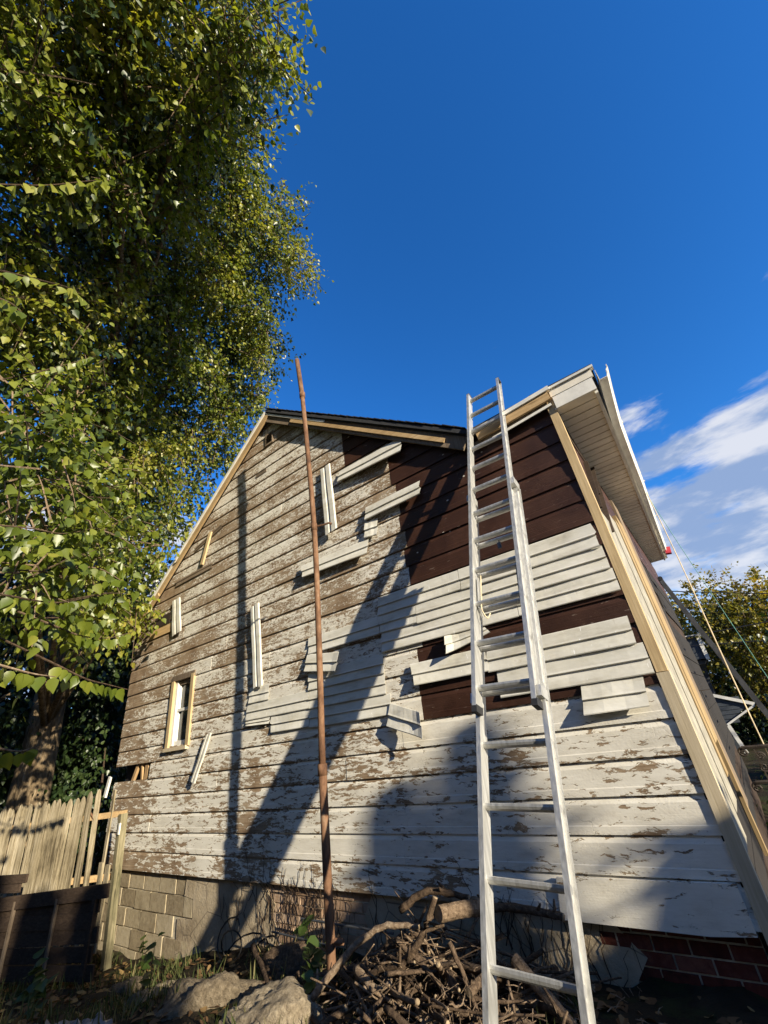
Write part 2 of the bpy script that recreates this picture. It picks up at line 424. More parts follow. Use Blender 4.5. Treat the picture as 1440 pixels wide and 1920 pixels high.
def mesh(name, verts, faces, mat, parent=None, smooth=False, mats=None, fmat=None, var=None, label=None):
    """one mesh object; verts are world positions"""
    off = Vector((0, 0, 0))
    if parent is not None:
        off = WLOC.get(parent.name, Vector((0, 0, 0)))
    me = bpy.data.meshes.new(name)
    V = np.asarray(verts, dtype=np.float64).reshape(-1, 3) - np.array(off)
    if isinstance(faces, np.ndarray):
        nf, k = faces.shape
        me.vertices.add(len(V))
        me.vertices.foreach_set('co', V.astype(np.float32).ravel())
        me.loops.add(nf * k)
        me.loops.foreach_set('vertex_index', faces.astype(np.int32).ravel())
        me.polygons.add(nf)
        me.polygons.foreach_set('loop_start', np.arange(0, nf * k, k, dtype=np.int32))
        me.update(calc_edges=True)
    else:
        me.from_pydata([tuple(v) for v in V], [], faces)
        me.update()
    for m in ([mat] + (mats or [])):
        me.materials.append(MATS[m])
    if fmat is not None:
        me.polygons.foreach_set('material_index', np.asarray(fmat, dtype=np.int32))
    if smooth:
        me.polygons.foreach_set('use_smooth', np.ones(len(me.polygons), dtype=bool))
    if var is not None:
        a = me.attributes.new('var', 'FLOAT', 'FACE')
        a.data.foreach_set('value', np.asarray(var, dtype=np.float32))
    o = bpy.data.objects.new(name, me)
    COL.objects.link(o)
    if parent is not None:
        o.parent = parent
        WLOC[o.name] = off
    if label:
        o['label'] = label
    return o

BOXF = [(0, 3, 2, 1), (4, 5, 6, 7), (0, 1, 5, 4), (1, 2, 6, 5), (2, 3, 7, 6), (3, 0, 4, 7)]
def box_v(x0, x1, y0, y1, z0, z1):
    return [(x0, y0, z0), (x1, y0, z0), (x1, y1, z0), (x0, y1, z0), (x0, y0, z1), (x1, y0, z1), (x1, y1, z1), (x0, y1, z1)]

class MB:
    def __init__(s):
        s.v, s.f = [], []
    def add(s, v, f):
        o = len(s.v)
        s.v += [tuple(a) for a in v]
        s.f += [tuple(i + o for i in q) for q in f]
        return s
    def box(s, x0, x1, y0, y1, z0, z1):
        return s.add(box_v(x0, x1, y0, y1, z0, z1), BOXF)
    def beam(s, a, b, w, h, up=(0, 0, 1)):
        """oriented bar from a to b; w across, h along 'up'"""
        a, b, up = Vector(a), Vector(b), Vector(up)
        d = (b - a).normalized()
        sx = d.cross(up).normalized() * (w / 2)
        sz = sx.normalized().cross(d).normalized() * (h / 2)
        v = [a - sx - sz, a + sx - sz, a + sx + sz, a - sx + sz, b - sx - sz, b + sx - sz, b + sx + sz, b - sx + sz]
        return s.add(v, [(0, 1, 2, 3), (7, 6, 5, 4), (0, 4, 5, 1), (1, 5, 6, 2), (2, 6, 7, 3), (3, 7, 4, 0)])
    def tube(s, pts, radii, n=6, caps=True, jit=0.0):
        pts = [Vector(p) for p in pts]
        if not hasattr(radii, '__len__'):
            radii = [radii] * len(pts)
        rings = []
        ref = Vector((0.31, 0.22, 0.92))
        for i, p in enumerate(pts):
            d = (pts[min(i + 1, len(pts) - 1)] - pts[max(i - 1, 0)]).normalized()
            r0 = ref if abs(d.dot(ref)) < 0.97 else Vector((1, 0, 0))
            e1 = d.cross(r0).normalized()
            e2 = d.cross(e1)
            rings.append([p + (e1 * math.cos(2 * math.pi * k / n) + e2 * math.sin(2 * math.pi * k / n)) * radii[i] * (1 + random.uniform(-jit, jit)) for k in range(n)])
        v = [q for r in rings for q in r]
        f = [(i * n + k, i * n + (k + 1) % n, (i + 1) * n + (k + 1) % n, (i + 1) * n + k) for i in range(len(pts) - 1) for k in range(n)]
        if caps:
            f.append(tuple(range(n - 1, -1, -1)))
            f.append(tuple((len(pts) - 1) * n + k for k in range(n)))
        return s.add(v, f)
    def build(s, name, mat, parent=None, smooth=False, label=None):
        return mesh(name, s.v, s.f, mat, parent, smooth, label=label)

def spline(pts, n=8):
    """Catmull-Rom through pts"""
    P = [Vector(p) for p in pts]
    P = [P[0] * 2 - P[1]] + P + [P[-1] * 2 - P[-2]]
    out = []
    for i in range(1, len(P) - 2):
        for k in range(n):
            t = k / n
            a, b, c, d = P[i - 1:i + 3]
            out.append(0.5 * ((2 * b) + (c - a) * t + (2 * a - 5 * b + 4 * c - d) * t * t + (3 * b - a - 3 * c + d) * t ** 3))
    out.append(P[-2])
    return out


# ------------------------------------------------------------------ ground
def sstep(a, b, x):
    t = np.clip((x - a) / (b - a), 0, 1)
    return t * t * (3 - 2 * t)
def gz(x, y):
    x = np.asarray(x, float)
    y = np.asarray(y, float)
    z = -0.50 * sstep(-3.4, -8.0, x) * sstep(-3.2, -0.5, y)
    z = z - 0.12 * sstep(-1.0, -2.8, x) * sstep(-2.2, -0.4, y)
    z = z + 0.035 * np.sin(2.3 * x + 1.1) * np.sin(1.9 * y + .4) + 0.02 * np.sin(6.1 * x) * np.sin(5.3 * y + 1.0)
    z = z - 0.25 * sstep(1.0, 6.0, y) * sstep(-1.5, 0.0, x)
    return z
gx = np.concatenate([[-900, -300, -120, -60, -35, -22, -16], np.arange(-13, 3.01, 0.16), [4, 6, 9, 14, 22, 40, 90, 300, 900]])
gy = np.concatenate([[-900, -300, -120, -60, -30, -16, -9], np.arange(-6, 2.01, 0.16), [3, 5, 8, 13, 20, 35, 70, 150, 400, 900]])
X, Y = np.meshgrid(gx, gy)
Z = gz(X, Y) + rng.normal(0, 0.012, X.shape) * (np.abs(X + 5) < 8)
n0, n1 = X.shape
idx = np.arange(n0 * n1).reshape(n0, n1)
F = np.stack([idx[:-1, :-1], idx[:-1, 1:], idx[1:, 1:], idx[1:, :-1]], -1).reshape(-1, 4)
tag(mesh('ground', np.stack([X, Y, Z], -1).reshape(-1, 3), F, 'soil', smooth=True), kind='structure')


# ------------------------------------------------------------------ house
house = thing('house', 'old wooden gable house with peeling siding and half stripped white cladding', 'house', (-4.5, 0, 0))
XL, XR = -8.63, -0.34
PITCH, ZB = 0.2215, 0.30
PK = (-4.80, 7.02)
def left_x(z):
    return max(XL, PK[0] - (PK[1] - z) / 0.795)
def right_x(z):
    return XR if z <= 4.36 else min(XR, PK[0] + (PK[1] - z) / 0.757)

PROF = [(0.002, -0.022), (0.050, -0.0215), (0.056, -0.0185), (0.178, -0.0170), (0.205, -0.0060), (0.2215, -0.0050), (0.2215, 0.006), (0.002, 0.006)]
def board(xa, xb, z0, mat, za=None, zb=None, name='siding_board', dy=0.0, tilt=0.0, label=None):
    """one drop-siding board; xa / xb may be functions of z"""
    v = []
    for side in (xa, xb):
        for dz, y in PROF:
            z = z0 + dz
            if za is not None:
                z = max(z, za)
            if zb is not None:
                z = min(z, zb)
            x = side(z) if callable(side) else side
            v.append((x, y + dy, z + tilt * (x + 4.5)))
    n = len(PROF)
    f = [tuple(range(n)), tuple(range(2 * n - 1, n - 1, -1))]
    f += [(i, i + n, (i + 1) % n + n, (i + 1) % n) for i in range(n)]
    return mesh(name, v, f, mat, house, label=label)

WIN = (-7.07, -6.45, 1.80, 2.76)
nrow = int((7.0 - ZB) / PITCH) + 1
for r in range(nrow):
    z0 = ZB + r * PITCH
    lo, hi = left_x(z0), right_x(z0)
    lf = (lambda z: left_x(z) + 0.0)
    rf = (lambda z: right_x(z) - 0.0)
    if left_x(z0 + 0.21) > right_x(z0 + 0.21) - 0.05:
        continue
    # seams along this course
    cuts = []
    x = lo + random.uniform(0.9, 3.2)
    while x < hi - 0.7:
        cuts.append((x, None))
        x += random.uniform(1.7, 3.6)
    brown_from = None
    if r >= 6:
        brown_from = (-3.02 if r >= 21 else -2.30) + random.uniform(-0.05, 0.05)
        if r in (6, 7):
            brown_from = -2.38
        if brown_from < hi - 0.1:
            cuts = [c for c in cuts if abs(c[0] - brown_from) > 0.35] + [(brown_from, None)]
    if r == 5:
        cuts = [c for c in cuts if abs(c[0] + 7.5) > 0.4] + [(-7.50, None)]
    xs = sorted(c[0] for c in cuts)
    ends = [lf] + xs + [rf]
    for i in range(len(ends) - 1):
        a, b = ends[i], ends[i + 1]
        av = lo if callable(a) else a
        bv = hi if callable(b) else b
        if r == 5 and bv < -7.4:
            continue                       # the course torn away at the left corner
        mt = 'brown_painted_siding' if (brown_from is not None and (av + bv) / 2 > brown_from) else 'peeling_siding'
        g = random.uniform(0.0008, 0.002)
        a2 = a if callable(a) else a + g
        b2 = b if callable(b) else b - g
        dy = random.uniform(-0.0022, 0.0022)
        ti = random.uniform(-0.0006, 0.0006) if bv - av < 4 else 0
        zt = z0 + PITCH
        if av < WIN[0] - 0.02 and bv > WIN[1] + 0.02 and z0 < WIN[3] and zt > WIN[2]:
            pieces = [(a2, WIN[0], None, None), (WIN[1], b2, None, None)]
            if z0 < WIN[2]:
                pieces.append((WIN[0], WIN[1], None, WIN[2]))
            if zt > WIN[3]:
                pieces.append((WIN[0], WIN[1], WIN[3], None))
        elif z0 < WIN[3] and zt > WIN[2] and av < WIN[1] and bv > WIN[0]:
            pieces = []
            if av < WIN[0]:
                pieces.append((a2, WIN[0], None, None))
            if bv > WIN[1]:
                pieces.append((WIN[1], b2, None, None))
            if z0 < WIN[2]:
                pieces.append((max(av, WIN[0]), min(bv, WIN[1]), None, WIN[2]))
            if zt > WIN[3]:
                pieces.append((max(av, WIN[0]), min(bv, WIN[1]), WIN[3], None))
        else:
            pieces = [(a2, b2, None, None)]
        for pa, pb, za, zb in pieces:
            if r == 0 and not callable(pb) and pb > -1.6:
                pass
            board(pa, pb, z0, mt, za, zb, dy=dy, tilt=0)

# wide proud board at the foot of the wall by the corner
bb = MB()
pl = [(-1.49, 0.272), (-1.455, 0.502), (-0.37, 0.520), (-0.37, 0.285), (-0.61, 0.266)]
v = [(x, -0.050, z) for x, z in pl] + [(x, -0.028, z) for x, z in pl]
n = len(pl)
mesh('skirt_board', v, [tuple(range(n - 1, -1, -1)), tuple(range(n, 2 * n))] + [(i, (i + 1) % n, (i + 1) % n + n, i + n) for i in range(n)], 'peeling_siding', house,
     label='wide pale board nailed over the lowest course by the corner')

# sheathing and the volumes behind
def prism(name, poly, y0, y1, mat, parent):
    n = len(poly)
    v = [(x, y0, z) for x, z in poly] + [(x, y1, z) for x, z in poly]
    f = [tuple(range(n)), tuple(range(2 * n - 1, n - 1, -1))] + [(i, i + n, (i + 1) % n + n, (i + 1) % n) for i in range(n)]
    return mesh(name, v, f, mat, parent)
DEPTH = 6.9
prism('sheathing', [(XL, 0.25), (XR - 0.04, 0.25), (XR - 0.04, 4.30), (-1.30, 4.30), PK, (XL, 3.95)], 0.16, 0.20, 'dark_void', house)
prism('rear_wall', [(XL, -0.3), (XR, -0.3), (XR, 4.30), (-1.30, 4.30), PK, (XL, 3.95)], DEPTH - 0.1, DEPTH, 'stained_sheathing', house)
MB().box(XL + 0.005, XL + 0.12, 0.03, DEPTH - 0.1, 1.66, 3.9).build('side_wall', 'stained_sheathing', house)
MB().box(XL + 0.005, XL + 0.12, 0.03, DEPTH - 0.1, -0.6, 1.38).build('side_wall', 'old_grey_wood', house)
# framing that shows in the torn corner
for x, w, a in ((-8.02, 0.06, 0.10), (-7.80, 0.045, -0.04), (-7.66, 0.09, 0.0)):
    MB().beam((x - a, 0.03, 1.34), (x + a, 0.03, 1.68), w, 0.04, (0, 1, 0)).build('stud', 'interior_wood', house)

# window
wx0, wx1, wz0, wz1 = WIN
win = MB().box(wx0 + 0.06, wx1 - 0.06, 0.050, 0.058, wz0 + 0.05, wz1 - 0.05).build('window', 'glass_dark', house)
for a, b, c, d, y0, y1, mt, nm in (
        (wx0, wx0 + 0.075, wz0 - 0.02, wz1 - 0.03, -0.050, 0.03, 'new_lumber', 'casing'),
        (wx1 - 0.065, wx1 + 0.012, wz0 - 0.03, wz1 + 0.01, -0.048, 0.03, 'new_lumber', 'casing'),
        (wx0 - 0.01, wx1 + 0.02, wz1 - 0.03, wz1 + 0.055, -0.040, 0.03, 'old_grey_wood', 'head_casing'),
        (wx0 - 0.02, wx1 - 0.02, wz0 - 0.07, wz0 - 0.021, -0.066, 0.05, 'pale_lumber', 'sill'),
        (wx0 + 0.076, wx0 + 0.135, wz0, wz1 - 0.04, -0.012, 0.07, 'white_trim', 'jamb'),
        (wx1 - 0.125, wx1 - 0.066, wz0, wz1 - 0.04, -0.010, 0.07, 'old_grey_wood', 'jamb'),
        (wx0 + 0.136, wx1 - 0.126, wz0 + 0.47, wz0 + 0.51, 0.010, 0.048, 'white_trim', 'meeting_rail'),
        (wx0 + 0.136, wx1 - 0.126, wz0, wz0 + 0.06, 0.012, 0.048, 'white_trim', 'sash_rail'),
        (wx0 + 0.136, wx1 - 0.126, wz1 - 0.10, wz1 - 0.04, 0.012, 0.048, 'old_grey_wood', 'sash_rail'),
        (wx0 + 0.136, wx0 + 0.166, wz0 + 0.061, wz1 - 0.101, 0.016, 0.048, 'white_trim', 'sash_stile'),
        (wx1 - 0.156, wx1 - 0.126, wz0 + 0.061, wz1 - 0.101, 0.016, 0.048, 'white_trim', 'sash_stile')):
    MB().box(a, b, y0, y1, c, d).build(nm, mt, win)
MB().box(wx0 + 0.17, wx0 + 0.30, 0.07, 0.075, wz0 + 0.06, wz1 - 0.1).build('curtain', 'curtain', win)

# gable vent
vent = MB().box(-4.775, -4.62, -0.030, -0.020, 6.31, 6.50).build('vent', 'dark_void', house)
for a, b, c, d in ((-4.80, -4.60, 6.50, 6.53), (-4.80, -4.60, 6.28, 6.31), (-4.80, -4.775, 6.31, 6.50), (-4.62, -4.60, 6.31, 6.50)):
    MB().box(a, b, -0.042, -0.020, c, d).build('frame', 'old_grey_wood', vent)
for k in range(5):
    z = 6.325 + k * 0.036
    MB().beam((-4.775, -0.038, z), (-4.62, -0.038, z), 0.03, 0.005, (0, -0.7, 0.7)).build('slat', 'old_grey_wood', vent)
MB().box(-5.05, -4.78, -0.028, -0.021, 5.745, 5.80).build('number_plate', 'old_grey_wood', house)

# roof: eave ends and rakes stand 0.12 m in front of the wall
YR = -0.12
A_pk, A_l, A_b, A_r = (-4.68, 6.93), (-8.72, 3.76), (-1.19, 4.34), (-0.28, 4.40)
roof = prism('roof', [A_pk, A_l, (A_l[0] - .02, A_l[1] + .05), (A_pk[0], A_pk[1] + 0.07), (A_b[0] + .02, A_b[1] + 0.075), (A_r[0] + .02, A_r[1] + 0.03), A_r, A_b], YR, DEPTH + 0.1, 'asphalt_shingle', house)
def rake(a, b, name, mat, y, th, off, h, parent=roof, trim=(0, 0)):
    """a board hung under the roof line from a to b; off is its top below the line"""
    a, b = Vector((a[0], 0, a[1])), Vector((b[0], 0, b[1]))
    d = (b - a)
    L = d.length
    d.normalize()
    nrm = Vector((d.z, 0, -d.x))
    if nrm.z > 0:
        nrm = -nrm
    p = a + d * trim[0]
    q = b - d * trim[1]
    v = []
    for yy in (y, y + th):
        for s, e in ((p, off), (q, off), (q, off + h), (p, off + h)):
            w = s + nrm * e
            v.append((w.x, yy, w.z))
    return mesh(name, v, [(0, 3, 2, 1), (4, 5, 6, 7), (0, 1, 5, 4), (1, 2, 6, 5), (2, 3, 7, 6), (3, 0, 4, 7)], mat, parent)
rake(A_pk, A_l, 'rake_board', 'rake_lumber', YR - 0.012, 0.035, 0.012, 0.10, trim=(0.02, 0.85))
rake(A_pk, A_l, 'drip_edge', 'white_trim', YR - 0.03, 0.05, -0.045, 0.05, trim=(0.0, 0.75))
rake(A_l, (A_l[0] + 1.0, A_l[1] + 0.66), 'loose_rake_board', 'rake_lumber', YR - 0.05, 0.03, 0.02, 0.07)
rake((A_l[0] - 0.12, A_l[1] + 0.08), (A_l[0] + 0.75, A_l[1] + 0.52), 'broken_fascia', 'old_grey_wood', YR + 0.03, 0.02, 0.10, 0.05)
rake(A_pk, A_b, 'rake_board', 'old_grey_wood', YR + 0.012, 0.03, 0.0, 0.16, trim=(0.03, 0.0))
rake(A_pk, A_b, 'rake_strip', 'rake_lumber', YR - 0.008, 0.019, 0.055, 0.055, trim=(0.85, 0.28))
rake(A_pk, A_b, 'rake_strip', 'white_trim', YR - 0.012, 0.019, 0.010, 0.032, trim=(0.0, 2.6))
rake(A_pk, A_b, 'drip_edge', 'asphalt_shingle', YR - 0.03, 0.05, -0.06, 0.045)
# shingle tips along the rake
L = math.hypot(A_b[0] - A_pk[0], A_b[1] - A_pk[1])
for k in range(30):
    t = (k + 0.5) / 30
    x = A_pk[0] + (A_b[0] - A_pk[0]) * t
    z = A_pk[1] + (A_b[1] - A_pk[1]) * t + 0.115
    dx, dz = (A_b[0] - A_pk[0]) / L, (A_b[1] - A_pk[1]) / L
    w = L / 60 * 1.15
    MB().beam((x - dx * w, YR + 0.06, z - dz * w), (x + dx * w, YR + 0.06, z - 0.012 - dz * -w), 0.19 + random.uniform(0, 0.02), 0.009, (0, 0, 1)).build('shingle', 'asphalt_shingle', roof)
# level stretch over the corner
rake(A_b, A_r, 'fascia_board', 'rake_lumber', YR - 0.012, 0.03, 0.030, 0.095, trim=(0.1, 0.0))
rake(A_b, A_r, 'drip_edge', 'white_trim', YR - 0.03, 0.045, -0.02, 0.045, trim=(0.05, -0.03))
rake(A_b, A_r, 'frieze_board', 'old_grey_wood', YR + 0.03, 0.03, 0.10, 0.06, trim=(0.0, 0.05))
rake((-0.95, A_b[1] + 0.0), (A_r[0], A_r[1] - 0.005), 'frieze_strip', 'white_trim', YR + 0.018, 0.012, 0.148, 0.03, trim=(0.0, 0.02))

# boxed eave along the right side
E0, E1 = -0.255, 0.125
SOF = 4.155
MB().box(E0, E1, -0.10, -0.085, SOF, SOF + 0.145).build('eave_end_panel', 'white_trim', house)
MB().box(E0 - 0.01, E1 + 0.02, -0.105, -0.080, SOF + 0.147, SOF + 0.235).build('eave_end_board', 'soffit_beige', house)
MB().box(E0 - 0.03, E1 + 0.05, -0.125, -0.06, SOF + 0.237, SOF + 0.262).build('drip_edge', 'white_trim', house)
mesh('eave_roof', [(E0 - 0.2, -0.10, SOF + 0.27), (E1 + 0.04, -0.10, SOF + 0.265), (E1 + 0.0, DEPTH, SOF + 0.265), (E0 - 0.1, DEPTH, SOF + 0.27),
                   (E0 - 0.2, -0.10, SOF + 0.30), (E1 + 0.04, -0.10, SOF + 0.29), (E1 + 0.0, DEPTH, SOF + 0.29), (E0 - 0.1, DEPTH, SOF + 0.30)], BOXF, 'asphalt_shingle', house)
sof = MB().box(E0 - 0.02, E1, -0.084, DEPTH, SOF + 0.012, SOF + 0.02).build('soffit', 'soffit_beige', house)
npan = 52
for k in range(npan):
    ya = -0.083 + (DEPTH + 0.08) * k / npan
    yb = -0.083 + (DEPTH + 0.08) * (k + 1) / npan - 0.012
    xe = E1 - 0.03 - 0.055 * (ya / DEPTH)
    dz = random.uniform(0, 0.002)
    mesh('panel', [(E0 - 0.02, ya, SOF + dz), (xe, ya, SOF + dz), (xe, yb, SOF + 0.003 + dz), (E0 - 0.02, yb, SOF + 0.003 + dz),
                   (E0 - 0.02, ya, SOF + 0.011), (xe, ya, SOF + 0.011), (xe, yb, SOF + 0.011), (E0 - 0.02, yb, SOF + 0.011)], BOXF, 'soffit_beige', sof)
# fascia and gutter
xe0, xe1 = E1, E1 - 0.055
mesh('fascia', [(xe0 - 0.03, -0.06, SOF - 0.02), (xe0, -0.06, SOF - 0.02), (xe1, DEPTH, SOF - 0.02), (xe1 - 0.03, DEPTH, SOF - 0.02),
                (xe0 - 0.03, -0.06, SOF + 0.145), (xe0, -0.06, SOF + 0.145), (xe1, DEPTH, SOF + 0.145), (xe1 - 0.03, DEPTH, SOF + 0.145)], BOXF, 'white_trim', house)
prof = [(0.004, 0.13), (0.004, 0.0), (0.075, 0.0), (0.092, 0.04), (0.092, 0.075), (0.112, 0.10), (0.112, 0.13), (0.104, 0.128), (0.106, 0.104), (0.086, 0.078), (0.086, 0.044), (0.070, 0.005), (0.008, 0.005), (0.008, 0.13)]
v, f = [], []
ys = [-0.10, 0.3, 0.75, 1.6, 2.6, 3.8, 5.0, 6.4]
for i, y in enumerate(ys):
    sag = [0.05, 0.02, 0.0, -0.012, 0.004, -0.01, 0.006, 0.0][i]
    lean = [0.045, 0.02, 0.0, 0.0, 0.008, 0.0, 0.0, 0.0][i]
    for a, b in prof:
        v.append((xe0 + (xe1 - xe0) * max(y, 0) / DEPTH + a + lean, y, SOF + 0.02 + b + sag))
n = len(prof)
f = [(i * n + k, (i + 1) * n + k, (i + 1) * n + (k + 1) % n, i * n + (k + 1) % n) for i in range(len(ys) - 1) for k in range(n)]
f += [tuple(range(n)), tuple((len(ys) - 1) * n + k for k in range(n - 1, -1, -1))]
gut = mesh('gutter', v, f, 'white_trim', house)
for y in (0.9, 2.7, 4.3):
    MB().box(E1 - 0.02, E1 + 0.115, y, y + 0.02, SOF + 0.13, SOF + 0.145).build('hanger', 'white_trim', gut)

# corner post: new two-by-four above, paler board below
def post(za, zb, x0, x1, y0, y1, mat, name, lean=0.0):
    v = box_v(x0, x1, y0, y1, za, zb)
    return mesh(name, v, BOXF, mat, house)
v = []
for z, y0 in ((1.705, -0.022), (2.4, -0.018), (3.0, -0.022), (3.6, -0.042), (4.1, -0.072), (4.375, -0.092)):
    v += [(-0.337, y0, z), (-0.262, y0, z), (-0.262, y0 + 0.085, z), (-0.337, y0 + 0.085, z)]
f = [(3, 2, 1, 0), (20, 21, 22, 23)] + [(4 * i + k, 4 * i + (k + 1) % 4, 4 * i + 4 + (k + 1) % 4, 4 * i + 4 + k) for i in range(5) for k in range(4)]
mesh('corner_post', v, f, 'new_lumber', house)
post(0.12, 1.700, -0.340, -0.255, -0.034, 0.055, 'pale_lumber', 'corner_post')
MB().box(-0.352, -0.339, -0.012, 0.02, 0.30, 4.30).build('corner_bead', 'stained_sheathing', house)

# right side wall, seen along its length
def side_x(y):
    return -0.285 + 0.10 * y / DEPTH
def slab(y0, y1, z0, z1, out, th, mat, name, label=None):
    xa, xb = side_x(y0) + out, side_x(y1) + out
    v = [(xa - th, y0, z0), (xa, y0, z0), (xb, y1, z0), (xb - th, y1, z0), (xa - th, y0, z1), (xa, y0, z1), (xb, y1, z1), (xb - th, y1, z1)]
    return mesh(name, v, BOXF, mat, house, label=label)
slab(0.06, DEPTH, -0.5, SOF + 0.1, -0.022, 0.06, 'stained_sheathing', 'side_sheathing')
for r in range(18):
    z0 = 0.22 + r * 0.2215
    if z0 + 0.2 > SOF:
        break
    for ya, yb in ((0.08, 3.6), (3.61, DEPTH - 0.02)):
        if random.random() < 0.1:
            continue
        slab(ya, yb, z0, z0 + 0.213, -0.004 + random.uniform(-0.004, 0.004), 0.016, 'brown_painted_siding' if r > 13 else 'tar_paper', 'siding_board')
slab(0.075, 0.55, 0.62, 3.05, 0.022, 0.03, 'old_cream_paint', 'casing')
slab(0.58, 1.05, 0.75, 3.25, 0.026, 0.03, 'old_cream_paint', 'casing')
slab(1.08, 1.30, 0.9, 3.3, 0.034, 0.04, 'side_lumber', 'casing')
slab(1.36, 1.80, 1.12, 3.45, 0.036, 0.04, 'side_lumber', 'furring_strip')
slab(1.86, 2.00, 0.2, 3.4, 0.030, 0.03, 'side_lumber', 'furring_strip')
slab(2.10, 2.55, 0.5, 3.95, 0.022, 0.03, 'old_grey_wood', 'furring_strip')
for ya, za, yb, zb in ((0.1, 3.1, 0.7, 3.9), (0.25, 2.9, 1.0, 3.75), (0.5, 3.4, 1.3, 4.1)):
    MB().beam((side_x(ya) + 0.012, ya, za), (side_x(yb) + 0.012, yb, zb), 0.012, 0.06, (1, 0, 0)).build('lath', 'dark_old_shade_plank', house)

# foundation
found = MB().box(XL + 0.03, XR - 0.03, 0.05, 0.30, -0.9, 0.295).build('foundation', 'mortar', house)
bh, bw = 0.195, 0.395
for row in range(5):
    z1 = 0.285 - row * 0.205
    x = XL + 0.04 - (0.2 if row % 2 else 0.0)
    xend = (-6.35, -6.15, -6.5, -6.2, -6.4)[row]
    while x < xend - 0.05:
        a, b = max(x, XL + 0.04), min(x + bw, xend)
        if b - a > 0.06:
            d = random.uniform(-0.006, 0.006)
            e = [random.uniform(0, 0.008) for _ in range(4)]
            MB().box(a + e[0], b - e[1], 0.032 + d, 0.06, z1 - bh + e[2], z1 - e[3]).build('block', 'cinder_block', found)
        x += bw + 0.014
def parge(name, pts, y=0.030):
    n = len(pts)
    v = [(a, y + random.uniform(-0.006, 0.006), b) for a, b in pts] + [(a, 0.06, b) for a, b in pts]
    return mesh(name, v, [tuple(range(n)), tuple(range(2 * n - 1, n - 1, -1))] + [(i, i + n, (i + 1) % n + n, (i + 1) % n) for i in range(n)], 'parged_cement', found)
parge('render_coat', [(-6.42, -0.9), (-4.62, -0.8), (-4.66, -0.25), (-4.55, -0.1), (-4.66, 0.03), (-4.6, 0.12), (-4.72, 0.2), (-4.7, 0.292), (-6.30, 0.292), (-6.33, 0.09), (-6.13, 0.07), (-6.13, -0.12), (-6.47, -0.14), (-6.46, -0.33)])
parge('render_coat', [(-3.3, -0.8), (-1.05, -0.8), (-1.0, -0.2), (-1.12, -0.02), (-1.02, 0.10), (-1.12, 0.2), (-1.2, 0.292), (-3.25, 0.292), (-3.38, 0.1), (-3.2, -0.1)])
for (xa, xb, mt) in ((-4.75, -3.15, 'pale_brick'), (-1.28, -0.375, 'red_brick')):
    for row in range(9):
        z1 = 0.285 - row * 0.078
        x = xa - (0.1 if row % 2 else 0.0)
        while x < xb:
            a, b = max(x, xa), min(x + 0.198, xb)
            if b - a > 0.05:
                d = random.uniform(-0.007, 0.008)
                MB().box(a, b, 0.038 + d, 0.06, z1 - 0.066, z1).build('brick', mt, found)
            x += 0.21

# ------------------------------------------------------------------ cladding left on the wall
def panel(name, c, out, mat='weathered_white_aluminium', nu=10, ragl=0.0, ragr=0.0, curl=(0, 0), label=None, strip=False, h=0.0):
    """folded aluminium clapboard: c = four wall corners (x,z) top-left, top-right, bottom-right, bottom-left; out = how far each stands off"""
    if strip:
        pr = [(0.0, 0.0), (0.10, 0.012), (0.36, 0.012), (0.42, 0.003), (0.54, 0.003), (0.60, 0.014), (0.92, 0.014), (1.0, 0.0)]
    else:
        pr = [(0.0, 0.003), (0.03, 0.006), (0.43, 0.017), (0.50, 0.022), (0.54, 0.004), (0.60, 0.006), (0.965, 0.025), (1.0, 0.022), (1.005, 0.006)]
    tl, tr, br, bl = [Vector((a, 0, b)) for a, b in c]
    m = len(pr)
    v = []
    th = 0.0016
    for layer in (0, 1):
        for i in range(nu + 1):
            u = i / nu
            for j, (w, o) in enumerate(pr):
                uu = u
                if i == 0:
                    uu += ragl * random.uniform(-1, 1)
                if i == nu and layer == 0:
                    uu += ragr * random.uniform(-1, 1)
                p = (tl.lerp(tr, uu)).lerp(bl.lerp(br, uu), w)
                ot = (out[0] * (1 - u) + out[1] * u) * (1 - w) + (out[3] * (1 - u) + out[2] * u) * w
                ot += curl[0] * max(0, 1 - u * 3) ** 2 + curl[1] * max(0, u * 3 - 2) ** 2
                wav = 0.0025 * math.sin(9 * uu + 2.1 * w + c[0][0] * 7)
                if layer == 0:
                    v.append((p.x, -0.022 - ot - o + wav, p.z))
                else:
                    q = v[i * m + j]
                    v.append((q[0], q[1] + th, q[2]))
    f = []
    N = (nu + 1) * m
    for i in range(nu):
        for j in range(m - 1):
            a = i * m + j
            f.append((a, a + 1, a + m + 1, a + m))
            f.append((N + a, N + a + m, N + a + m + 1, N + a + 1))
    per = [i * m for i in range(nu + 1)] + [nu * m + j for j in range(1, m)] + [i * m + m - 1 for i in range(nu - 1, -1, -1)] + [j for j in range(m - 2, 0, -1)]
    for k in range(len(per)):
        a, b = per[k], per[(k + 1) % len(per)]
        f.append((a, b, N + b, N + a))
    return mesh(name, v, f, mat, house, label=label)

def course(x0, x1, z1, z0, dl=0.0, dr=0.0, **kw):
    d = random.uniform(0, 0.003)
    o = kw.pop('out', (d, d, d, d))
    panel('cladding_panel', [(x0, z1), (x1, z1 - 0.004), (x1 + dr, z0 - 0.004), (x0 + dl, z0)], o, **kw)

